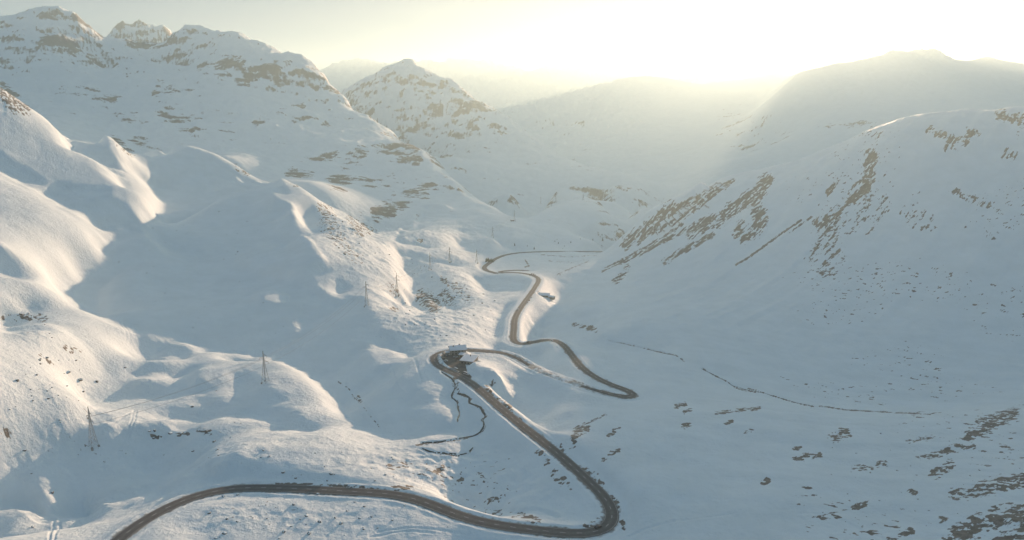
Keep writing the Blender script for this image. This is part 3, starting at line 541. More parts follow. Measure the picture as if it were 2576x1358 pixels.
nn_far = .35 * fbm(X / 420, (Y + 1.5 * Z) / 300, 3, 84, .6) + .5 * fbm((X + .5 * Z) / 100, (Y + 1.5 * Z) / 80, 6, 85, .68) + .22 * fbm(X / 30, (Y + 1.5 * Z) / 22, 4, 86, .65)
nn_r = .65 * fbm((X - Y) / 11, (X + Y) / 70, 5, 87, .72) + .5 * fbm(X / 9, Y / 7, 4, 88, .7)
nn_n = .6 * fbm(X / 12, Y / 8, 6, 89, .7) + .6 * fbm(X / 4.5, Y / 3, 3, 90, .7)
nn = np.where(Y > 1700, nn_far, np.where((X > 60) & (Y > 640), nn_r, nn_n))
rock = np.where(pat > .01, .04 + .55 * pat + 1.6 * nn, 0) * smooth(pat / .25)
rock = np.maximum(rock, patl * (.72 + 1.1 * nn_n))
craggy = (Y > 1500) * smooth((Y - 1500) / 400)
rock = np.maximum(rock, craggy * (.06 + .36 * smooth((steep - .42) / .5) + .45 * n_far + 1.0 * nn_far) * (1 - smooth((Y - 5000) / 2500)) * (1 - .85 * smooth((X - 500) / 500)))
# scattered small bare spots
spots = (fbm(X / 11, Y / 7, 2, 91, .6) > .40) & (fbm(X / 130, Y / 130, 3, 92) > .06)
rs = smooth((U0 - 1780) / 300) * (V0 > 300) * (Y < 1500)
rock = np.maximum(rock, np.clip((fbm(acr / 10, down / 6, 3, 91, .65) - .13) * 2.8, 0, 1) * rs * smooth((fbm(X / 170, Y / 170, 3, 92) + .12) / .25) * .85)
sp2 = (fbm(X / 4.5, Y / 3.0, 2, 93, .6) > .42) & (fbm(X / 60, Y / 60, 3, 94) > .04)
rock = np.maximum(rock, sp2 * (Y < 1300) * (rough * .55 + .22))
sp3 = (n_far > .22) & (Y > 1700) & (steep > .30)
rock = np.where(Y > 9000, rock * .5, rock)
dirt = np.zeros_like(rock)
for d, w in zip(rdist, ROAD_W):
    dirt = np.maximum(dirt, np.clip(1 - (d - w - .2) / 4.0, 0, 1) * (.66 + .7 * fbm(X / 14, Y / 14, 4, 95, .7)) * (d < 14))
dirt = np.where(inlot, 1, dirt)
rock = np.clip(rock, 0, 1); dirt = np.clip(dirt, 0, 1)
# ================================================================ objects: helpers
scene = bpy.context.scene
COL = scene.collection
def mesh_obj(name, verts, faces, mat=None, parent=None, smooth_sh=False, mats=None, fmat=None):
    me = bpy.data.meshes.new(name); me.from_pydata([tuple(v) for v in verts], [], [tuple(f) for f in faces]); me.update()
    for m in (mats or [mat]): 
        if m: me.materials.append(m)
    if fmat is not None: me.polygons.foreach_set('material_index', np.array(fmat, np.int32))
    if smooth_sh: me.polygons.foreach_set('use_smooth', np.ones(len(me.polygons), bool))
    o = bpy.data.objects.new(name, me); COL.objects.link(o)
    if parent: o.parent = parent
    return o
def tag(o, label=None, cat=None, group=None, kind=None):
    if label: o['label'] = label
    if cat: o['category'] = cat
    if group: o['group'] = group
    if kind: o['kind'] = kind
    return o
def thing(name, label, cat, loc=(0, 0, 0), rz=0, group=None):
    o = bpy.data.objects.new(name, None); COL.objects.link(o); o.location = loc; o.rotation_euler = (0, 0, rz); o.empty_display_size = 1
    return tag(o, label, cat, group)
def copy_tree(o, parent=None):
    c = o.copy(); COL.objects.link(c)
    if parent is not None: c.parent = parent
    for ch in [x for x in bpy.data.objects if x.parent == o]: copy_tree(ch, c)
    return c
class MB:
    def __init__(s): s.v = []; s.f = []; s.m = []
    def add(s, vs, fs, m=0):
        b = len(s.v); s.v += [tuple(v) for v in vs]; s.f += [tuple(b + i for i in f) for f in fs]; s.m += [m] * len(fs)
    def box(s, x0, x1, y0, y1, z0, z1, m=0):
        s.add([(x0,y0,z0),(x1,y0,z0),(x1,y1,z0),(x0,y1,z0),(x0,y0,z1),(x1,y0,z1),(x1,y1,z1),(x0,y1,z1)], [(3,2,1,0),(4,5,6,7),(0,1,5,4),(1,2,6,5),(2,3,7,6),(3,0,4,7)], m)
    def bar(s, a, b, r, n=4, r2=None, m=0):
        a = Vector(a); b = Vector(b); d = (b - a).normalized(); x = d.orthogonal().normalized(); y = d.cross(x); r2 = r if r2 is None else r2
        vs = [a + (x * math.cos(2*math.pi*k/n) + y * math.sin(2*math.pi*k/n)) * r for k in range(n)] + [b + (x * math.cos(2*math.pi*k/n) + y * math.sin(2*math.pi*k/n)) * r2 for k in range(n)]
        s.add(vs, [(k, (k+1) % n, n + (k+1) % n, n + k) for k in range(n)] + [tuple(range(n-1, -1, -1)), tuple(range(n, 2*n))], m)
    def build(s, name, mat=None, parent=None, sm=False, mats=None):
        return mesh_obj(name, s.v, s.f, mat, parent, sm, mats, s.m if mats else None)

# ================================================================ materials
def new_mat(name, col, rough=.7, metal=0.0):
    m = bpy.data.materials.new(name); m.use_nodes = True; b = m.node_tree.nodes['Principled BSDF']
    b.inputs['Base Color'].default_value = (*col, 1); b.inputs['Roughness'].default_value = rough; b.inputs['Metallic'].default_value = metal
    return m, m.node_tree, b
def N(nt, typ, **kw):
    n = nt.nodes.new(typ)
    for k, v in kw.items():
        if k in n.inputs: n.inputs[k].default_value = v
        else: setattr(n, k, v)
    return n
def ramp(nt, fac, stops):
    r = nt.nodes.new('ShaderNodeValToRGB'); e = r.color_ramp.elements
    while len(e) < len(stops): e.new(0.5)
    for k, (p, c) in enumerate(stops): e[k].position = p; e[k].color = (*c, 1)
    nt.links.new(fac, r.inputs[0]); return r.outputs[0]
def varied(name, c0, c1, scale, rough=.8, bump=0.0, detail=6, bdist=.1):
    m, nt, b = new_mat(name, c0, rough)
    tc = N(nt, 'ShaderNodeTexCoord'); no = N(nt, 'ShaderNodeTexNoise', Scale=scale, Detail=detail, Roughness=.6)
    nt.links.new(tc.outputs['Object'], no.inputs['Vector'])
    nt.links.new(ramp(nt, no.outputs[0], [(.35, c0), (.65, c1)]), b.inputs['Base Color'])
    if bump:
        bp = N(nt, 'ShaderNodeBump', Strength=bump, Distance=bdist); nt.links.new(no.outputs[0], bp.inputs['Height']); nt.links.new(bp.outputs[0], b.inputs['Normal'])
    return m
SNOW = (.72, .80, .83)
def terrain_mat():
    m, nt, b = new_mat('snow_and_rock', SNOW, .75); L = nt.links.new
    tc = N(nt, 'ShaderNodeTexCoord'); geo = N(nt, 'ShaderNodeNewGeometry')
    ar = N(nt, 'ShaderNodeAttribute', attribute_name='rock'); ad = N(nt, 'ShaderNodeAttribute', attribute_name='dirt')
    n1 = N(nt, 'ShaderNodeTexNoise', Scale=.035, Detail=9, Roughness=.68); L(tc.outputs['Object'], n1.inputs['Vector'])
    n2 = N(nt, 'ShaderNodeTexNoise', Scale=.35, Detail=7, Roughness=.65); L(tc.outputs['Object'], n2.inputs['Vector'])
    def math_(op, a, c, clamp=False):
        q = N(nt, 'ShaderNodeMath', operation=op, use_clamp=clamp)
        for i, x in enumerate((a, c)):
            if isinstance(x, (int, float)): q.inputs[i].default_value = x
            else: L(x, q.inputs[i])
        return q.outputs[0]
    nz = math_('ADD', math_('MULTIPLY', math_('SUBTRACT', n1.outputs[0], .5), .75), math_('MULTIPLY', math_('SUBTRACT', n2.outputs[0], .5), .55))
    f = math_('ADD', ar.outputs['Fac'], nz)
    mr = N(nt, 'ShaderNodeMapRange'); mr.interpolation_type = 'SMOOTHSTEP'; mr.inputs[1].default_value = .38; mr.inputs[2].default_value = .55; L(f, mr.inputs[0])
    fd = math_('ADD', ad.outputs['Fac'], math_('MULTIPLY', math_('SUBTRACT', n2.outputs[0], .5), 1.3))
    md = N(nt, 'ShaderNodeMapRange'); md.interpolation_type = 'SMOOTHSTEP'; md.inputs[1].default_value = .45; md.inputs[2].default_value = .9; L(fd, md.inputs[0])
    rc = ramp(nt, n2.outputs[0], [(.3, (.085, .074, .063)), (.5, (.15, .132, .113)), (.72, (.26, .238, .212))])
    sc = ramp(nt, n1.outputs[0], [(.35, (.69, .77, .795)), (.65, (.75, .83, .86))])
    def mix(fac, a, c):
        q = N(nt, 'ShaderNodeMix', data_type='RGBA'); L(fac, q.inputs[0])
        for i, x in ((6, a), (7, c)):
            if isinstance(x, tuple): q.inputs[i].default_value = (*x, 1)
            else: L(x, q.inputs[i])
        return q.outputs[2]
    c = mix(mr.outputs[0], sc, rc)
    dm = N(nt, 'ShaderNodeMath', operation='MULTIPLY'); L(md.outputs[0], dm.inputs[0]); dm.inputs[1].default_value = .8
    c = mix(dm.outputs[0], c, (.16, .145, .125))
    L(c, b.inputs['Base Color'])
    bp = N(nt, 'ShaderNodeBump', Strength=.7, Distance=1.4); L(n2.outputs[0], bp.inputs['Height']); L(bp.outputs[0], b.inputs['Normal'])
    return m
M_TERRAIN = terrain_mat()
def asphalt():
    m, nt, b = new_mat('asphalt', (.06, .058, .055), .85); L = nt.links.new
    at = N(nt, 'ShaderNodeAttribute', attribute_name='across'); tc = N(nt, 'ShaderNodeTexCoord')
    no = N(nt, 'ShaderNodeTexNoise', Scale=.5, Detail=6, Roughness=.7); L(tc.outputs['Object'], no.inputs['Vector'])
    # polished wheel tracks, gritty middle and sandy edges
    w = N(nt, 'ShaderNodeMath', operation='MULTIPLY'); L(at.outputs['Fac'], w.inputs[0]); w.inputs[1].default_value = 12.566
    cs = N(nt, 'ShaderNodeMath', operation='COSINE'); L(w.outputs[0], cs.inputs[0])
    ad = N(nt, 'ShaderNodeMath', operation='MULTIPLY_ADD'); L(cs.outputs[0], ad.inputs[0]); ad.inputs[1].default_value = .12; L(no.outputs[0], ad.inputs[2])
    L(ramp(nt, ad.outputs[0], [(.35, (.082, .083, .083)), (.75, (.140, .140, .138))]), b.inputs['Base Color'])
    return m
M_ASPH = asphalt()
M_LOT = varied('gritty_asphalt', (.06, .057, .053), (.11, .102, .092), .35)
M_WHITE, _, _ = new_mat('road_paint', (.6, .6, .58), .6)
M_STEEL = varied('galvanised_steel', (.26, .26, .255), (.36, .355, .35), 2, .55)
M_CABLE, _, _ = new_mat('cable', (.45, .45, .45), .4, .6)
M_CONC = varied('concrete', (.28, .27, .25), (.38, .37, .35), 1.5)
M_ROCK = None
def rock_mat():
    m, nt, b = new_mat('boulder', (.15, .13, .11), .9); L = nt.links.new
    tc = N(nt, 'ShaderNodeTexCoord'); geo = N(nt, 'ShaderNodeNewGeometry'); sep = N(nt, 'ShaderNodeSeparateXYZ'); L(geo.outputs['Normal'], sep.inputs[0])
    no = N(nt, 'ShaderNodeTexNoise', Scale=1.2, Detail=7, Roughness=.65); L(tc.outputs['Object'], no.inputs['Vector'])
    rc = ramp(nt, no.outputs[0], [(.3, (.09, .075, .06)), (.7, (.25, .225, .195))])
    ad = N(nt, 'ShaderNodeMath', operation='MULTIPLY_ADD'); L(no.outputs[0], ad.inputs[0]); ad.inputs[1].default_value = .5; L(sep.outputs[2], ad.inputs[2])
    mr = N(nt, 'ShaderNodeMapRange'); mr.inputs[1].default_value = .88; mr.inputs[2].default_value = 1.0; L(ad.outputs[0], mr.inputs[0])
    q = N(nt, 'ShaderNodeMix', data_type='RGBA'); L(mr.outputs[0], q.inputs[0]); L(rc, q.inputs[6]); q.inputs[7].default_value = (*SNOW, 1); L(q.outputs[2], b.inputs['Base Color'])
    return m
M_ROCK = rock_mat()
M_SNOW = varied('roof_snow', (.74, .76, .79), (.82, .83, .85), .6, .7)
M_WALL = varied('render_wall', (.30, .27, .23), (.36, .33, .28), .8)
M_STONE = varied('stone_wall', (.17, .15, .13), (.28, .26, .23), 1.4)
M_WOOD = varied('dark_timber', (.07, .045, .03), (.12, .08, .055), 1.5)
M_GLASS, _, _ = new_mat('window_glass', (.03, .035, .04), .1)
M_TYRE, _, _ = new_mat('tyre', (.02, .02, .02), .8)
M_NEEDLE = varied('needles', (.018, .03, .016), (.05, .07, .035), 1.5)
M_BARK = varied('bark', (.06, .045, .03), (.11, .085, .06), 3)
M_TWIG = varied('bare_twigs', (.07, .055, .04), (.13, .10, .075), 3)
M_WATER, _, _ = new_mat('stream_water', (.03, .035, .035), .12)

# ================================================================ terrain mesh
def build_terrain():
    nr, nc = Z.shape
    me = bpy.data.meshes.new('terrain')
    co = np.stack([X, Y, Z], -1).astype(np.float32).reshape(-1)
    me.vertices.add(nr * nc); me.vertices.foreach_set('co', co)
    i = (np.arange(nr - 1)[:, None] * nc + np.arange(nc - 1)[None]).ravel()
    q = np.stack([i, i + 1, i + 1 + nc, i + nc], -1).astype(np.int32).ravel()
    nf = len(i)
    me.loops.add(nf * 4); me.loops.foreach_set('vertex_index', q)
    me.polygons.add(nf); me.polygons.foreach_set('loop_start', np.arange(0, nf * 4, 4, dtype=np.int32))
    me.polygons.foreach_set('use_smooth', np.ones(nf, bool))
    me.update(calc_edges=True)
    for nm, arr in (('rock', rock), ('dirt', dirt)):
        at = me.attributes.new(nm, 'FLOAT', 'POINT'); at.data.foreach_set('value', arr.astype(np.float32).ravel())
    me.materials.append(M_TERRAIN)
    o = bpy.data.objects.new('terrain', me); COL.objects.link(o)
    tag(o, kind='structure'); return o

# ---- level ground under the buildings
HOUSES = [  # name, (u, v) of the base centre, width, depth, wall height, rotation
    ('inn', 1153, 893, None), ('annex', 1180, 908, None), ('garage', 1162, 898, None)]
P_INN = ground_uv(1151, 890); P_ANX = ground_uv(1180, 907); P_GAR = ground_uv(1163, 897)
zi = lot_z(P_INN.x, P_INN.y); P_INN.z = zi; P_ANX.z = lot_z(P_ANX.x, P_ANX.y) - .3; P_GAR.z = lot_z(P_GAR.x, P_GAR.y)
flatten(P_INN.x, P_INN.y, 9, P_INN.z, 5); flatten(P_ANX.x, P_ANX.y, 8, P_ANX.z, 5)
P_FH = ground_uv(1372, 746); P_FS = ground_uv(1388, 750); P_HUT = ground_uv(1289, 556)
P_FS = Vector((P_FH.x + 9.5, P_FH.y - 7, P_FH.z))
flatten(P_FH.x, P_FH.y, 9, P_FH.z, 6); flatten(P_HUT.x, P_HUT.y, 6, P_HUT.z, 6)
TERRAIN = build_terrain()

# ================================================================ roads
def ribbon(name, P, half, lift, mat, n_across=6):
    P = np.asarray(P); T = np.gradient(P[:, :2], axis=0); T /= np.linalg.norm(T, axis=1)[:, None] + 1e-9; Nn = np.stack([T[:, 1], -T[:, 0]], -1)
    vs = []; ac = []
    for k in range(len(P)):
        for j in range(n_across + 1):
            s = (j / n_across) * 2 - 1; h = half(k) if callable(half) else half
            vs.append((P[k, 0] + Nn[k, 0] * s * h, P[k, 1] + Nn[k, 1] * s * h, P[k, 2] + lift - .06 * s * s)); ac.append(j / n_across)
    w = n_across + 1
    fs = [(k * w + j, k * w + j + 1, (k + 1) * w + j + 1, (k + 1) * w + j) for k in range(len(P) - 1) for j in range(n_across)]
    o = mesh_obj(name, vs, fs, mat, smooth_sh=True)
    at = o.data.attributes.new('across', 'FLOAT', 'POINT'); at.data.foreach_set('value', np.array(ac, np.float32))
    return tag(o, kind='structure')
_U, _V = proj(ROADS[0][:, 0], ROADS[0][:, 1], ROADS[0][:, 2])
_s = np.arange(len(_U)); _i0 = int(np.argmin((_U - 1185) ** 2 + (_V - 880) ** 2)); _i1 = int(np.argmin((_U - 1590) ** 2 + (_V - 1003) ** 2))
_hw = ROAD_W[0] - 2.0 * smooth((_s - _i0) / 12.) * smooth((_i1 - _s) / 12.)
ribbon('pass_road', ROADS[0], lambda k: _hw[k], 0, M_ASPH); ribbon('valley_road', ROADS[1], ROAD_W[1], 0.05, M_ASPH)
def dashes(P, off, on, gap, w, lift=.07):
    P = np.asarray(P); seg = np.r_[0, np.cumsum(np.linalg.norm(np.diff(P, axis=0), axis=1))]
    T = np.gradient(P[:, :2], axis=0); T /= np.linalg.norm(T, axis=1)[:, None]; Nn = np.stack([T[:, 1], -T[:, 0]], -1)
    vs = []; fs = []; s = 0
    while s + on < seg[-1]:
        pts = []
        for t in np.linspace(s, s + on, 3 if gap else 2):
            p = [np.interp(t, seg, P[:, c]) for c in range(3)]; n = [np.interp(t, seg, Nn[:, c]) for c in range(2)]
            for e in (-w / 2, w / 2):
                q = off + e; pts.append((p[0] + n[0] * q, p[1] + n[1] * q, p[2] + lift - .06 * (off / 4.3) ** 2))
        b = len(vs); vs += pts; fs += [(b + 2*k, b + 2*k + 1, b + 2*k + 3, b + 2*k + 2) for k in range(len(pts)//2 - 1)]
        s += on + gap
    return vs, fs
PM = ROADS[0][ROADS[0][:, 1] < 760]
iend = int(np.argmax(np.hypot(ROADS[0][:, 0] - 30, ROADS[0][:, 1] - 800) < 0)) if False else len(ROADS[0])
v1, f1 = dashes(ROADS[0], 0, 3, 6, .22)
mk = mesh_obj('road_marking', v1, f1, M_WHITE); tag(mk, kind='structure')
for nm, off in (('edge_line', -3.45), ('edge_line', 3.45)):
    v2, f2 = dashes(ROADS[0], off, 4, 0, .14); tag(mesh_obj(nm, v2, f2, M_WHITE), kind='structure')
# car park
_n = len(LOTP); cpt = LOTP.mean(0)
lot = mesh_obj('car_park', [(p[0], p[1], p[2] + .03) for p in LOTP], [tuple(range(_n))], M_LOT); tag(lot, kind='structure')
if lot.data.polygons[0].normal.z < 0: lot.data.flip_normals()

# ================================================================ pylons and cables
def make_pylon(H=28.0, armsign=1):
    base = 2.3; top = .35
    def hw(z): return base * (1 - z / (H * .86)) ** 1.0 + top if z < H * .86 else top
    def hwz(z): return max(.05, (base + (.55 - base) * min(z / (H * .62), 1)) if z < H * .62 else .55 - (.47) * (z - H * .62) / (H * .38))
    fr = MB(); lv = [0]; z = 0
    while z < H - .8:
        z += max(1.1, hwz(z) * 1.7); lv.append(min(z, H))
    for a, b in zip(lv[:-1], lv[1:]):
        ra, rb = hwz(a), hwz(b)
        cs = [(-1, -1), (1, -1), (1, 1), (-1, 1)]
        for k in range(4):
            c, d = cs[k], cs[(k + 1) % 4]
            fr.bar((c[0]*ra, c[1]*ra, a), (c[0]*rb, c[1]*rb, b), .11)
            fr.bar((c[0]*ra, c[1]*ra, a), (d[0]*rb, d[1]*rb, b), .05, 3); fr.bar((d[0]*ra, d[1]*ra, a), (c[0]*rb, c[1]*rb, b), .05, 3)
            fr.bar((c[0]*rb, c[1]*rb, b), (d[0]*rb, d[1]*rb, b), .045, 3)
    return fr, hwz
ARMS = [(.84, 1, 3.2), (.75, -1, 3.8), (.66, 1, 4.4)]
def pylon(label, loc, rz, H):
    t = thing('power_pylon', label, 'pylon', loc, rz, 'lattice pylons of the power line')
    fr, hwz = make_pylon(H); fr.build('lattice_mast', M_STEEL, t)
    for fz, sd, ln in ARMS:
        z = H * fz; r = hwz(z); m = MB(); tip = (sd * (r + ln), 0, z)
        for s in (-1, 1):
            m.bar((sd * r, s * r, z - .1), tip, .08); m.bar((sd * r * .9, s * r * .9, z + 1.3), tip, .06)
            for q in (.35, .65): m.bar((sd * (r + ln * q), s * r * (1 - q), z), (sd * (r + ln * q), s * r * .9 * (1 - q), z + 1.3 * (1 - q)), .045, 3)
        arm = m.build('crossarm', M_STEEL, t)
        ins = MB(); ins.bar(tip, (tip[0], 0, z - 1.6), .06)
        for q in range(5): ins.bar((tip[0], 0, z - .4 - q * .24), (tip[0], 0, z - .5 - q * .24), .16, 6)
        ins.build('insulator', M_CABLE, arm)
    for sx in (-1, 1):
        for sy in (-1, 1):
            f = MB(); f.box(sx*2.3 - .6, sx*2.3 + .6, sy*2.3 - .6, sy*2.3 + .6, -2.5, .45); f.build('footing', M_CONC, t)
    return t
PYL = [((236,1121),1022,'tallest steel lattice pylon, above the shaded hollow at lower left'), ((668,961),880,'steel lattice pylon on the rounded snow hill above the meadow'), ((923,769),706,'lattice pylon on the shaded knoll at the foot of the rocky sunlit slope'),
       ((999,741),685,'lattice pylon standing on a small snow mound right of the knoll pylon'), ((1082,679),635,'slim pylon on the snowy shelf left of the valley bottom'), ((1131,658),620,'slim pylon among low snow ridges left of the spruce clump'),
       ((1199,661),627,'pylon just left of the dark spruce clump by the road bend'), ((1239,596),569.6,'faint pylon on the shaded slope behind the spruce clump'), ((1294,556),527,'pylon on the sunlit saddle beside the small hut'),
       ((1360,512),490.5,'small hazy pylon at the left end of the far knoll'), ((1398,507),487,'small hazy pylon in the middle of the far knoll'), ((1467,503),487,'faintest pylon at the right end of the far knoll')]
pts = []
for (u, v), vt, lab in PYL:
    g = ground_uv(u, v); a, w = ray(u, vt); H = float(w) * g.y - g.z
    pts.append((g, float(np.clip(H, 18, 34)), lab))
dirs = []
for k in range(len(pts)):
    a = pts[max(k - 1, 0)][0]; b = pts[min(k + 1, len(pts) - 1)][0]; dirs.append(math.atan2(b.y - a.y, b.x - a.x) - math.pi / 2)
HWZ = lambda H: (lambda z: .55 - .47 * (z - H * .62) / (H * .38))
for (g, H, lab), dz in zip(pts, dirs): pylon(lab, g - Vector((0, 0, .2)), dz, H)
def attach(k, i):
    g, H, _ = pts[k]; fz, sd, ln = ARMS[i]; x = sd * (HWZ(H)(H * fz) + ln); return Vector((g.x + x * math.cos(dirs[k]), g.y + x * math.sin(dirs[k]), g.z + H * fz - 1.8))
WIRE = ['upper right-hand', 'left-hand', 'lower right-hand']
SPANS = ['between the two nearest pylons', 'from the rounded hill to the shaded knoll', 'between the knoll and mound pylons', 'from the mound to the snowy shelf', 'between the slim pylons of the shelf', 'from the low ridges to the spruce clump', 'behind the spruce clump', 'up to the sunlit saddle', 'from the saddle to the far knoll', 'over the left of the far knoll', 'over the right of the far knoll']
for k in range(len(pts) - 1):
    for i in range(3):
        a, b = attach(k, i), attach(k + 1, i); L_ = (b - a).length; sag = L_ * .028; m = MB(); prev = a
        for q in range(1, 13):
            t = q / 12; p = a.lerp(b, t); p.z -= sag * 4 * t * (1 - t); m.bar(prev, p, .085, 4); prev = p
        tag(m.build('power_cable', M_CABLE), '%s cable of the power line %s' % (WIRE[i], SPANS[k]), 'power cable', 'cables of the power line')

# ================================================================ buildings
def gable_house(t, w, d, h, rise, wallmat, roofmat, eave=.5, snow=.45, ridge='x'):
    wl = MB(); X2, Y2 = w / 2, d / 2
    wl.add([(-X2,-Y2,-2),(X2,-Y2,-2),(X2,Y2,-2),(-X2,Y2,-2),(-X2,-Y2,h),(X2,-Y2,h),(X2,Y2,h),(-X2,Y2,h),(-X2,0,h+rise),(X2,0,h+rise)],
           [(0,1,5,4),(2,3,7,6),(1,2,6,9,5),(3,0,4,8,7),(3,2,1,0)])
    wl.build('wall', wallmat, t)
    for nm, lo, th, mt in (('roof', .02, .18, roofmat), ('roof_snow', .21, snow, M_SNOW)):
        for s in (-1, 1):
            e = eave if nm == 'roof' else eave - .08; sl = rise / Y2
            y1 = s * (Y2 + e); z1 = h - sl * e; m = MB(); xe = X2 + e
            vs = [(-xe, 0, h+rise+lo), (xe, 0, h+rise+lo), (xe, y1, z1+lo), (-xe, y1, z1+lo)]; vs += [(a, b, c + th) for a, b, c in vs]
            m.add(vs, [(0,1,2,3) if s < 0 else (3,2,1,0), (7,6,5,4) if s < 0 else (4,5,6,7), (0,4,5,1), (1,5,6,2), (2,6,7,3), (3,7,4,0)]); m.build(nm, mt, t)
def window(t, x, y, z, w, h, face, nm='window'):
    f = MB(); p = MB(); d = .08
    if face in 'xX':
        s = -1 if face == 'x' else 1; f.box(min(x, x+s*d), max(x, x+s*d), y-w/2-.08, y+w/2+.08, z-.08, z+h+.08); p.box(min(x+s*d, x+s*(d+.02)), max(x+s*d, x+s*(d+.02)), y-w/2, y+w/2, z, z+h)
    else:
        s = -1 if face == 'y' else 1; f.box(x-w/2-.08, x+w/2+.08, min(y, y+s*d), max(y, y+s*d), z-.08, z+h+.08); p.box(x-w/2, x+w/2, min(y+s*d, y+s*(d+.02)), max(y+s*d, y+s*(d+.02)), z, z+h)
    fo = f.build(nm, M_WOOD, t); p.build('pane', M_GLASS if nm == 'window' else M_WOOD, fo)
def chimney(t, x, y, z0, z1, s=.5):
    m = MB(); m.box(x-s, x+s, y-s, y+s, z0, z1); m.box(x-s-.1, x+s+.1, y-s-.1, y+s+.1, z1+.003, z1+.2); m.build('chimney', M_STONE, t)
inn = thing('mountain_inn', 'two-storey gabled inn with snowy roof at the head of the hairpin car park', 'inn', P_INN, math.radians(12))
gable_house(inn, 15, 9.5, 5.2, 2.6, M_WALL, M_WOOD, .8)
for z in (1.0, 3.5):
    for y in (-2.6, 0, 2.6): window(inn, -7.5, y, z, 1.0, 1.2, 'x')
    for x in (-5, -2, 1, 4): window(inn, x, -4.75, z, 1.1, 1.2, 'y')
window(inn, 6, -4.75, 0, 1.2, 2.1, 'y', 'door'); chimney(inn, 2, 1.2, 6, 8.8); chimney(inn, -4, -1, 6, 8.6, .4)
pc = MB(); pc.box(-11.5, -7.6, -3.2, 1.5, 0, 2.6); pc.build('porch', M_WALL, inn); pc = MB(); pc.box(-11.8, -7.55, -3.5, 1.8, 2.603, 3.1); pc.build('roof_snow', M_SNOW, inn)
anx = thing('annex_building', 'low wide building with a flat snow-covered roof beside the car park', 'building', P_ANX, math.radians(-17))
m = MB(); m.box(-6.2, 6.2, -7, 7, -3, 2.9); m.build('wall', M_STONE, anx)
m = MB(); m.add([(-6.8,-7.6,2.95),(6.8,-7.6,2.95),(6.8,7.6,3.5),(-6.8,7.6,3.5),(-6.8,-7.6,3.25),(6.8,-7.6,3.25),(6.8,7.6,3.8),(-6.8,7.6,3.8)], [(3,2,1,0),(4,5,6,7),(0,1,5,4),(1,2,6,5),(2,3,7,6),(3,0,4,7)]); m.build('roof', M_WOOD, anx)
m = MB(); m.add([(-6.7,-7.5,3.28),(6.7,-7.5,3.28),(6.7,7.5,3.83),(-6.7,7.5,3.83),(-6.6,-7.4,3.75),(6.6,-7.4,3.75),(6.6,7.4,4.3),(-6.6,7.4,4.3)], [(3,2,1,0),(4,5,6,7),(0,1,5,4),(1,2,6,5),(2,3,7,6),(3,0,4,7)]); m.build('roof_snow', M_SNOW, anx)
for x in (-4, -1, 2, 5): window(anx, x, -7, .8, 1.2, 1.1, 'y')
window(anx, -6.2, -3, 0, 2.2, 2.2, 'x', 'door'); chimney(anx, 0, 4, 3.6, 5.4, .35)
gar = thing('garage', 'small box-shaped garage with snow on its roof between inn and annex', 'garage', P_GAR, math.radians(-17))
m = MB(); m.box(-2.6, 2.6, -3, 3, -1.5, 2.4); m.build('wall', M_WALL, gar); m = MB(); m.box(-2.9, 2.9, -3.3, 3.3, 2.403, 2.85); m.build('roof_snow', M_SNOW, gar); window(gar, 0, -3, 0, 2.4, 2, 'y', 'door')
fh = thing('farm_building', 'lone long barn with snowy roof below the straight valley road', 'barn', P_FH, math.radians(-8))
gable_house(fh, 13, 9, 3.0, 2.4, M_STONE, M_WOOD, .6); window(fh, -3, -4.5, .8, .9, .9, 'y'); window(fh, 3, -4.5, 0, 2, 2.2, 'y', 'door')
fs_ = thing('farm_shed', 'low shed adjoining the right end of the lone barn', 'shed', P_FS, math.radians(-25))
gable_house(fs_, 9, 6, 2.0, 1.3, M_STONE, M_WOOD, .4); window(fs_, 0, -3, 0, 1.6, 1.8, 'y', 'door')
ht = thing('hut', 'tiny dark hut at the foot of the pylon on the sunlit saddle', 'hut', P_HUT, .2)
gable_house(ht, 9, 5.5, 2.6, 1.6, M_WOOD, M_WOOD, .5, .3); window(ht, 1, -2.75, 0, 1.2, 2, 'y', 'door')

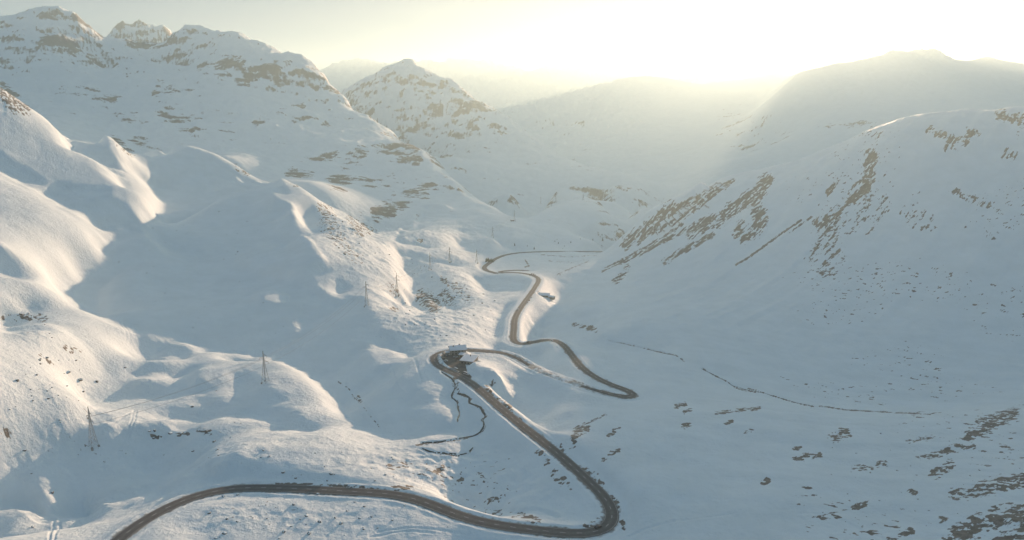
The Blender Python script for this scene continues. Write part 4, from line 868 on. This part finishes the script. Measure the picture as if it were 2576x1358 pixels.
# ================================================================ cars
def loft_car(paint, kind='car'):
    """closed car shell from side-profile stations"""
    L_, W_, hh = (4.5, 1.8, 1.45) if kind == 'car' else (5.4, 2.0, 2.3)
    if kind == 'car': prof = [(-2.25,.35,.75,.78),(-2.1,.28,.9,.86),(-1.5,.25,.98,.9),(-1.0,.25,1.02,.9),(.9,.25,1.02,.9),(1.5,.25,.96,.9),(2.1,.28,.82,.85),(2.25,.38,.68,.75)]
    else: prof = [(-2.7,.4,1.2,.95),(-2.5,.3,1.3,1),(1.4,.3,1.3,1),(2.2,.3,1.15,.97),(2.7,.4,.9,.85)]
    b = MB(); n = len(prof)
    for x, z0, z1, hw in prof:
        for y, z in ((-hw*.92, z0), (-hw, z0+.18), (-hw, z1-.15), (-hw*.93, z1), (hw*.93, z1), (hw, z1-.15), (hw, z0+.18), (hw*.92, z0)): b.v.append((x, y, z))
    for k in range(n - 1):
        for j in range(8): b.f.append((k*8+j, k*8+(j+1) % 8, (k+1)*8+(j+1) % 8, (k+1)*8+j)); b.m.append(0)
    b.f.append(tuple(range(7, -1, -1))); b.f.append(tuple((n-1)*8+i for i in range(8))); b.m += [0, 0]
    c = MB()
    if kind == 'car': st = [(-2.0,.93,.95,.72,.70),(-1.45,1.0,1.38,.8,.66),(-.2,1.02,1.46,.84,.66),(.5,1.02,1.4,.84,.66),(1.25,.98,1.02,.8,.7)]
    else: st = [(-2.65,1.25,2.2,.95,.88),(-2.2,1.3,2.3,.98,.9),(.9,1.3,2.3,.98,.88),(1.3,1.3,2.2,.97,.86),(2.0,1.2,1.3,.93,.85)]
    for x, z0, z1, w0, w1 in st:
        for y, z in ((-w0, z0-.04), (-w1, z1), (w1, z1), (w0, z0-.04)): c.v.append((x, y, z))
    for k in range(len(st) - 1):
        for j in range(3): c.f.append((k*4+j, k*4+j+1, (k+1)*4+j+1, (k+1)*4+j)); c.m.append(1 if j != 1 else 0)
    c.f.append((3,2,1,0)); e = (len(st)-1)*4; c.f.append((e,e+1,e+2,e+3)); c.m += [1, 1]
    return b, c
def car(label, loc, rz, col, kind='car', group='parked and driving cars'):
    mt, _, bs = new_mat('car_paint', col, .35); bs.inputs['Coat Weight'].default_value = .5
    t = thing('van' if kind == 'van' else 'car', label, kind, loc, rz, group)
    b, c = loft_car(mt, kind); b.build('body', mt, t, True); c.build('cabin', None, t, mats=[mt, M_GLASS])
    wx = 1.4 if kind == 'car' else 1.7
    for x in (-wx, wx):
        for y in (-.82, .82):
            w = MB(); w.bar((x, y - .12, .33), (x, y + .12, .33), .34, 14); wo = w.build('wheel', M_TYRE, t); r = MB(); r.bar((x, y - .13, .33), (x, y + .13, .33), .19, 10); r.build('rim', M_STEEL, wo)
    xe = 2.24 if kind == 'car' else 2.68
    for y in (-.62, .62):
        h = MB(); h.box(xe - .12, xe + .03, y - .15, y + .15, .58, .72); h.build('headlight', M_WHITE, t)
        h = MB(); h.box(-xe - .03, -xe + .12, y - .12, y + .12, .62, .76); h.build('tail_light', M_RED, t)
    return t
M_RED, _, _ = new_mat('red_lens', (.3, .02, .02), .3)
def road_at(P, u, v, off):
    a, w = ray(u, v); U, V = proj(P[:, 0], P[:, 1], P[:, 2]); k = int(np.argmin((U - u) ** 2 + (V - v) ** 2)); k = min(max(k, 1), len(P) - 2)
    T = P[k + 1] - P[k - 1]; T = T / np.linalg.norm(T[:2]); return Vector((P[k, 0] + T[1] * off, P[k, 1] - T[0] * off, P[k, 2] + .03)), math.atan2(T[1], T[0])
for (u, v, off, flip, col, lab, rdn) in [
    (1507, 1343, -2.0, 0, (.02, .02, .022), 'dark car driving through the big hairpin at the bottom', 0),
    (1389, 853, -2.2, 0, (.6, .6, .6), 'white car on the road crest above the right-hand loop', 0),
    (1330, 864, 2.0, 0, (.05, .05, .055), 'dark grey car where the road comes out behind the hillock', 0),
    (1306, 779, -2.0, 1, (.62, .62, .62), 'white car driving along the middle of the straight valley road', 0),
    (1318, 761, 5.2, 1, (.55, .56, .58), 'silver car parked on the left verge of the straight, nearest of the row', 0),
    (1323, 755, 5.2, 1, (.08, .02, .02), 'dark red car parked second in the row on the left verge', 0),
    (1328, 748, 5.2, 1, (.6, .6, .6), 'white car parked last in the row on the left verge', 0),
    (1231, 681, 1.6, 0, (.62, .62, .62), 'white car in the far left bend below the spruce clump', 1)]:
    p, r = road_at(ROADS[rdn], u, v, off)
    if off > 5: p.z = ground_xy(p.x, p.y) + .02
    car(lab, p, r + math.pi * flip, col, group='cars on the road')
for (u, v, rot, col, kind, lab) in [
    (1117, 903, 2.6, (.02,.02,.024), 'car', 'black car parked on the left of the car park behind the snow bank'), (1122, 897, 2.5, (.05,.055,.07), 'car', 'dark blue car parked beside the black one in the car park'), (1121, 909, 2.9, (.5,.5,.5), 'car', 'silver car parked nearest the road bank in the car park'),
    (1128, 892, 2.3, (.6,.6,.6), 'car', 'white car parked at the top of the car park'), (1146, 899, .3, (.35,.36,.37), 'car', 'grey car parked in front of the inn'), (1152, 903, .3, (.1,.02,.02), 'car', 'dark red car parked before the inn next to the grey one'),
    (1173, 942, -.6, (.62,.62,.62), 'van', 'white van standing at the lower corner of the car park'), (1146, 928, -.5, (.6,.6,.58), 'car', 'small white car alone near the car park entrance')]:
    a, w = ray(u, v); D = (lotc[2]) / w; 
    for _ in range(4): D = lot_z(a * D, D) / w
    car(lab, (float(a * D), float(D), lot_z(float(a * D), float(D)) + .04), rot, col, kind, 'vehicles in the car park')

# ================================================================ trees
def spruce_meshes(seed, H=8.0):
    r = random.Random(seed); tr = MB(); tr.bar((0, 0, -.5), (0, 0, H * .97), H * .022, 6, .02)
    cr = MB(); n = 46
    for k in range(n):
        f = k / n; z = H * (.1 + .88 * f); R_ = (H * .24) * (1 - f) ** .85 * r.uniform(.75, 1.15) + .12
        for j in range(9):
            an = r.uniform(0, 6.283); rr = R_ * r.uniform(.65, 1.1); dz = -.22 * rr - r.uniform(0, .15)
            tip = Vector((math.cos(an) * rr, math.sin(an) * rr, z + dz)); c = Vector((math.cos(an) * rr * .15, math.sin(an) * rr * .15, z + .12)); s = Vector((-math.sin(an), math.cos(an), 0)) * rr * .28
            mid = c.lerp(tip, .55)
            cr.add([c, mid + s + Vector((0, 0, -.12)), tip, mid - s + Vector((0, 0, -.12)), mid + Vector((0, 0, .14))], [(0, 1, 4), (1, 2, 4), (2, 3, 4), (3, 0, 4)])
    return tr, cr
SPR = []
for s in range(4):
    tr, cr = spruce_meshes(s); SPR.append((tr, cr))
SPM = []
def spruce(u, v, hpx, label, group, var, extra=(0, 0)):
    g = ground_uv(u, v); g.x += extra[0]; g.y += extra[1]; g.z = ground_xy(g.x, g.y)
    a, w = ray(u, v - hpx); H = max(2.0, float(w) * g.y - float(ray(u, v)[1]) * g.y)
    if len(SPM) <= var:
        t = thing('spruce_tree', label, 'tree', g, random.uniform(0, 6), group); SPR[var][0].build('trunk', M_BARK, t); SPR[var][1].build('crown', M_NEEDLE, t); SPM.append(t)
    else:
        t = copy_tree(SPM[var]); t.location = g; t.rotation_euler.z = random.uniform(0, 6); tag(t, label, 'tree', group)
    k = H / 8.0; t.scale = (k, k, k); return t
SINGLE = [(1294.7,618,7.5,'dark spruce at the tip of the lit snow ridge, leftmost of the valley spruces'), (1326.5,620,4,'tiny spruce between the ridge-tip spruce and the road bend tree'), (1343.8,627,7,'spruce standing just above the far road where it bends flat'), (1395.8,608,4,'small spruce at the left of the middle trio'),
    (1404.6,613,5,'spruce lowest of the middle trio on the valley side'), (1401.4,603,3,'tiny spruce at the top of the middle trio'), (1436,611,5.5,'spruce alone between the trio and the tall pair'), (1420.4,620,3.5,'tiny spruce close above the far road'), (1460,602,3,'tiny spruce below the bare streaks of the knoll'),
    (1491.4,605,6,'spruce left of the tallest valley spruce'), (1516,606,9.5,'tallest single spruce before the foot of the right-hand slope'), (1514.5,592,5,'small spruce just above the tallest one'), (1415.6,626,2.5,'sapling beside the edge of the far road')]
for k, (u, v, h, lab) in enumerate(SINGLE): spruce(u, v, h, lab, 'single spruces of the valley floor', k % 4)
for k in range(9):
    spruce(1223 + k * 2.1, 658 + (k % 3) * .5, random.uniform(8, 12), 'dark spruce in the dense clump beside the far hairpin', 'spruces of the roadside clump', k % 4, (0, random.uniform(-5, 6)))
def shrub(u, v, R_, label, group):
    g = ground_uv(u, v); t = thing('shrub', label, 'shrub', g, 0, group); st = MB(); fo = MB()
    for k in range(34):
        an = random.uniform(0, 6.28); el = random.uniform(.3, 1.3); d = Vector((math.cos(an) * math.cos(el), math.sin(an) * math.cos(el), math.sin(el))) * R_ * random.uniform(.6, 1); st.bar((0, 0, -.2), d, .05, 3, .02)
        for j in range(5):
            p = d * random.uniform(.5, 1) + Vector((random.uniform(-.3, .3), random.uniform(-.3, .3), random.uniform(-.2, .3))); q = Vector((random.uniform(-.3, .3), random.uniform(-.3, .3), random.uniform(-.3, .3))); w = Vector((random.uniform(-.3, .3), random.uniform(-.3, .3), random.uniform(-.3, .3)))
            fo.add([p, p + q, p + w], [(0, 1, 2)])
    st.build('stem', M_BARK, t); fo.build('twigs', M_TWIG, t)
for k, (u, v, lab) in enumerate([(1334, 692, 'leftmost bare shrub at the far S-bend of the road'), (1338, 690, 'second bare shrub at the far S-bend'), (1342, 691, 'third bare shrub at the far S-bend'), (1346, 693, 'rightmost bare shrub at the far S-bend')]): shrub(u, v, 3.0, lab, 'shrubs at the S-bend')

# ================================================================ avalanche barriers on the right-hand slope
def barrier(u0, v0, u1, v1, label):
    a, b = ground_uv(u0, v0), ground_uv(u1, v1)
    if (b - a).length > 70: b = a + (b - a) * (45 / (b - a).length); b.z = ground_xy(b.x, b.y)
    t = thing('avalanche_barrier', label, 'avalanche barrier', a, 0, 'avalanche barriers on the right-hand slope'); n = max(3, int((b - a).length / 4)); ps = []
    for k in range(n + 1):
        p = a.lerp(b, k / n); p.z = ground_xy(p.x, p.y); ps.append(p - a)
    d = (b - a).normalized(); nrm = Vector((-d.y, d.x, 0)).normalized()
    if nrm.x > 0: nrm = -nrm
    ra = MB()
    for p in ps:
        po = MB(); po.bar(p - Vector((0, 0, .8)), p + Vector((0, 0, 3.4)), .14); po.bar(p + nrm * 2.2 - Vector((0, 0, 2)), p + Vector((0, 0, 2.6)), .1); po.bar(p + nrm * .1 + Vector((0, 0, 2.5)), p + nrm * .1 + Vector((0, 0, 2.7)), .2); po.build('support_post', M_STEEL, t)
    for p, q in zip(ps[:-1], ps[1:]):
        for h in (.7, 1.4, 2.1, 2.8, 3.4): ra.bar(p + Vector((0, 0, h)), q + Vector((0, 0, h)), .12)
    ra.build('rails', M_WOOD, t)
BAR = [(1785,472,1806,495),(1751,490,1776,512),(1727,508,1746,528),(1700,528,1722,546),(1800,462,1828,474),(1770,480,1796,486),(1690,545,1712,566),(1738,498,1762,500),(1715,520,1738,530),(1672,556,1692,572),(1655,565,1672,584),(1760,508,1784,524),(1640,578,1655,592)]
ORD = ['highest', 'second highest', 'third highest', 'fourth highest', 'fifth highest', 'sixth highest', 'seventh highest', 'eighth highest', 'ninth highest', 'tenth highest', 'third lowest', 'second lowest', 'lowest']
for k, (u0, v0, u1, v1) in enumerate(sorted(BAR, key=lambda q: q[1])): barrier(u0, v0, u1, v1, '%s of the dark avalanche barriers stepping down the right-hand ridge' % ORD[k])

# ================================================================ boulders
BMESH = []
def boulder_mesh(seed):
    r = np.random.default_rng(seed); n1, n2 = 11, 8; vs = []; off = r.uniform(0, 50, 3); sc = r.uniform([.8, .6, .5], [1.2, 1.0, .85])
    cuts = [(r.normal(size=3), r.uniform(.55, .85)) for _ in range(9)]; cuts = [(c / np.linalg.norm(c), d) for c, d in cuts]
    def pos(th, ph):
        d = np.array([math.cos(th) * math.sin(ph), math.sin(th) * math.sin(ph), math.cos(ph)]); R_ = 1.0
        for c, dd in cuts:
            k = float(c @ d)
            if k > 0: R_ = min(R_, dd / k)
        R_ *= 1 + .08 * float(noise(np.array([d[0] * 3 + off[0]]), np.array([d[1] * 3 + d[2] * 2 + off[1]]), 5)[0]); return d * R_ * sc
    vs.append(pos(0, 0))
    for i in range(1, n2):
        for j in range(n1): vs.append(pos(2 * math.pi * j / n1, math.pi * i / n2))
    vs.append(pos(0, math.pi)); fs = [(0, 1 + j, 1 + (j + 1) % n1) for j in range(n1)]
    for i in range(n2 - 2):
        for j in range(n1): fs.append((1 + i*n1 + j, 1 + (i+1)*n1 + j, 1 + (i+1)*n1 + (j+1) % n1, 1 + i*n1 + (j+1) % n1))
    e = len(vs) - 1; fs += [(1 + (n2-2)*n1 + j, e, 1 + (n2-2)*n1 + (j+1) % n1) for j in range(n1)]
    me = bpy.data.meshes.new('boulder'); me.from_pydata([tuple(v) for v in vs], [], fs); me.update(); me.materials.append(M_ROCK); return me
BMESH = [boulder_mesh(s) for s in range(8)]
def boulder(u, v, wpx, label, group, k):
    g = ground_uv(u, v); s = wpx * math.hypot(g.y, g.z) / F / 2 * .95
    o = bpy.data.objects.new('boulder', BMESH[k % 8]); COL.objects.link(o); o.location = (g.x, g.y, g.z + s * .12); o.rotation_euler = (random.uniform(-.2, .2), random.uniform(-.2, .2), random.uniform(0, 6.28)); o.scale = (s, s * random.uniform(.7, 1), s * random.uniform(.55, .85))
    return tag(o, label, 'boulder', group)
def lz(x, y): return x / 2.918, 893 + y / 2.918
NAMED = [(500,130,55,'largest boulder of the upper left boulder field, long shadow beside it'),(585,185,60,'broad boulder right of centre in the upper left boulder field'),(712,195,36,'round boulder at the right end of the upper left boulder field'),(345,20,38,'dark boulder at the top of the left boulder field near the slope'),(488,228,30,'dark boulder below the broad one in the left boulder field'),
    (612,268,30,'pale boulder under the round one in the left boulder field'),(355,320,26,'half-buried boulder alone below the left boulder field'),(130,188,38,'snow-capped boulder far left in the boulder field'),(72,400,20,'boulder at the left edge below the boulder field'),(918,92,22,'boulder on the hill crest above the long blue hollow'),
    (1410,380,34,'snow-capped boulder left of the big blue hollow'),(1587,263,22,'single boulder on the hill left of the second pylon'),(1095,558,34,'boulder between the two near pylons'),(1500,560,70,'big snow-capped rock on the ridge above the shaded hollow'),(1250,575,40,'rock left of the big snow-capped one on the ridge'),
    (1330,580,40,'rock touching the left of the big snow-capped ridge rock'),(1130,610,28,'dark rock at the left end of the ridge rocks'),(1575,635,30,'rock just below the big ridge rock'),(1415,706,34,'dark rock on the snow lip in the shaded hollow'),(1605,735,26,'rock casting a long shadow right of the shaded hollow'),
    (1695,607,24,'rock right of the ridge rocks'),(2080,862,38,'boulder just above the left road'),(2430,872,44,'angular boulder above the left road straight'),(2170,905,30,'small boulder above the left road next to the verge'),(767,783,24,'lone boulder at the end of the ski track'),(355,703,14,'small dark boulder left of the ski track'),
    (1535,1160,40,'boulder below the left road bend'),(1640,1038,40,'snow-capped block right under the left road'),(1745,1025,30,'pointed block under the left road'),(2155,1100,40,'boulder in the snowfield below the left road'),(2250,1180,34,'dark boulder in the lower snowfield right of the blue hollow'),(2345,1225,44,'snow-capped pair of blocks in the lower snowfield'),
    (2500,1238,40,'dark boulder low in the snowfield near the frame centre'),(2085,1295,46,'biggest boulder at the bottom of the snowfield'),(2268,1312,44,'flat boulder at the bottom of the snowfield'),(1650,1310,46,'tall white-capped boulder in the blue hollow at the bottom'),(1585,1345,34,'boulder at the very bottom left of the white-capped one'),
    (240,1265,44,'snow block casting a long shadow at bottom left'),(180,700,30,'slanting dark rock in the left shaded slope'),(385,1010,34,'rock group remnant in the shaded slope at left'),(230,870,20,'small rock in the shaded slope at left'),(2335,1022,36,'rock right below the left road straight')]
for k, (x, y, w, lab) in enumerate(NAMED):
    u, v = lz(x, y); boulder(u, v, w / 2.918, lab, 'boulders of the near snowfields', k)
def scatter(n, boxes, w0, w1, label, group, seed):
    r = random.Random(seed)
    for k in range(n):
        u0, u1, v0, v1 = boxes[k % len(boxes)]; u, v = r.uniform(u0, u1), r.uniform(v0, v1); w = w0 + (w1 - w0) * r.random() ** 2.5
        g = ground_uv(u, v)
        if any(np.min(np.hypot(P[:, 0] - g.x, P[:, 1] - g.y)) < 8 for P in ROADS): continue
        boulder(u, v, w, label, group, r.randrange(8))
scatter(70, [(20,260,860,1080),(60,200,900,1000),(280,700,1060,1160),(600,1000,1130,1210),(20,160,780,850)], 4, 12, 'one of the many small stones poking out of the near left snow', 'small stones of the near left', 3)
scatter(60, [(520,1150,1260,1358),(640,1000,1250,1340),(980,1300,1150,1300)], 4, 11, 'one of the many small stones in the snow around the lower road', 'small stones by the lower road', 4)
scatter(70, [(950,1180,640,860),(800,950,540,640),(1050,1250,700,850)], 3, 9, 'one of the many rocks on the rugged sunlit slope above the inn', 'rocks of the rugged sunlit slope', 5)
scatter(40, [(350,700,560,860),(250,760,500,860)], 2.5, 6, 'one of the tiny stones dotting the big shaded bowl', 'tiny stones of the shaded bowl', 6)
scatter(60, [(2050,2570,1080,1350),(2200,2570,1120,1330)], 3, 9, 'one of the dark stones scattered on the shaded lower right slope', 'stones of the lower right slope', 8)

# ================================================================ stream
def stream(name, uvs, half):
    P = np.array([tuple(ground_uv(u, v)) for u, v in uvs]); P = smooth_line(catmull(P, 3), 2)
    vs = []; fs = []
    T = np.gradient(P[:, :2], axis=0); T /= np.linalg.norm(T, axis=1)[:, None] + 1e-9
    for k, p in enumerate(P):
        h = half * (.5 + .9 * abs(float(noise(np.array([k * .31]), np.array([7.7]), 9)[0])))
        for s in (-1, 1):
            x, y = p[0] + T[k, 1] * s * h, p[1] - T[k, 0] * s * h; vs.append((x, y, ground_xy(x, y) + .05))
    fs = [(2*k, 2*k+1, 2*k+3, 2*k+2) for k in range(len(P) - 1)]
    tag(mesh_obj(name, vs, fs, M_WATER), kind='structure')
for p, hw in STREAMS: stream('stream', p, hw)

# ================================================================ air, light, camera
HAZE_COL = (.72, .92, .92, 1); HAZE_D = 0.95e-4; HAZE_G = .49
def haze():
    m = bpy.data.materials.new('haze_air'); m.use_nodes = True; nt = m.node_tree; nt.nodes.clear()
    out = nt.nodes.new('ShaderNodeOutputMaterial'); v = nt.nodes.new('ShaderNodeVolumePrincipled')
    v.inputs['Color'].default_value = HAZE_COL; v.inputs['Density'].default_value = HAZE_D; v.inputs['Anisotropy'].default_value = HAZE_G
    nt.links.new(v.outputs[0], out.inputs['Volume'])
    b = MB(); zt = float(Z.max()) + 15; b.box(-17200, 17200, -900, 16800, float(Z.min()) - 1, zt); o = b.build('haze', m); tag(o, kind='stuff'); return o
haze()
w = bpy.data.worlds.new('World'); scene.world = w; w.use_nodes = True; nt = w.node_tree; nt.nodes.clear()
sky = nt.nodes.new('ShaderNodeTexSky'); sky.sky_type = 'NISHITA'; sky.sun_disc = False; sky.sun_elevation = SUN_EL; sky.sun_rotation = SUN_AZ
sky.altitude = 2300; sky.air_density = 1.0; sky.dust_density = 0.1; sky.ozone_density = 1.0
bg = nt.nodes.new("ShaderNodeBackground"); bg.inputs[1].default_value = .09
ow = nt.nodes.new('ShaderNodeOutputWorld'); gm = nt.nodes.new('ShaderNodeGamma'); gm.inputs[1].default_value = .11      # added gamma: flattens sky brightness, so overhead light fills the shaded snow
tcw = nt.nodes.new('ShaderNodeTexCoord'); mpw = nt.nodes.new('ShaderNodeMapping'); mpw.inputs['Scale'].default_value = (1.5, 1.5, 22)
nzw = nt.nodes.new('ShaderNodeTexNoise'); nzw.inputs['Scale'].default_value = 2.2; nzw.inputs['Detail'].default_value = 6; nt.links.new(tcw.outputs['Generated'], mpw.inputs[0]); nt.links.new(mpw.outputs[0], nzw.inputs['Vector'])
cir = ramp(nt, nzw.outputs[0], [(.38, (.61, .98, 1.36)), (.66, (.76, 1.05, 1.40))])          # blue tint on all skylight, with faint streaks of cirrus
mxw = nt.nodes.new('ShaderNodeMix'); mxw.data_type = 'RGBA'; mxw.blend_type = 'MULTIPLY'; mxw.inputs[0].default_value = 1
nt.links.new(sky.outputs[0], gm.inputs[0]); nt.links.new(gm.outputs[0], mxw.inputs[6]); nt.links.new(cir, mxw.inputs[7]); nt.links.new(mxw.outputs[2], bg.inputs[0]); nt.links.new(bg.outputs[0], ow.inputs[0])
sd = bpy.data.lights.new('sun', 'SUN'); sd.energy = 5.0; sd.angle = math.radians(.53); sd.color = (1, .67, .44)
so = bpy.data.objects.new('sun', sd); COL.objects.link(so)
so.rotation_euler = Vector((-SX * math.cos(SUN_EL), -SY * math.cos(SUN_EL), -math.sin(SUN_EL))).to_track_quat('-Z', 'Y').to_euler()
cam = bpy.data.cameras.new('camera'); co = bpy.data.objects.new('camera', cam); COL.objects.link(co); scene.camera = co
co.rotation_euler = (math.pi / 2 - PITCH, 0, 0); cam.sensor_width = 36; cam.lens = 36 * F / 2576; cam.clip_start = 1; cam.clip_end = 60000
scene.view_settings.view_transform = 'Standard'; scene.view_settings.look = 'None'; scene.view_settings.exposure = 1.47; scene.view_settings.gamma = 1
scene.cycles.use_denoising = True; scene.cycles.volume_bounces = 1; scene.cycles.max_bounces = 5; scene.cycles.diffuse_bounces = 3; scene.cycles.use_adaptive_sampling = True
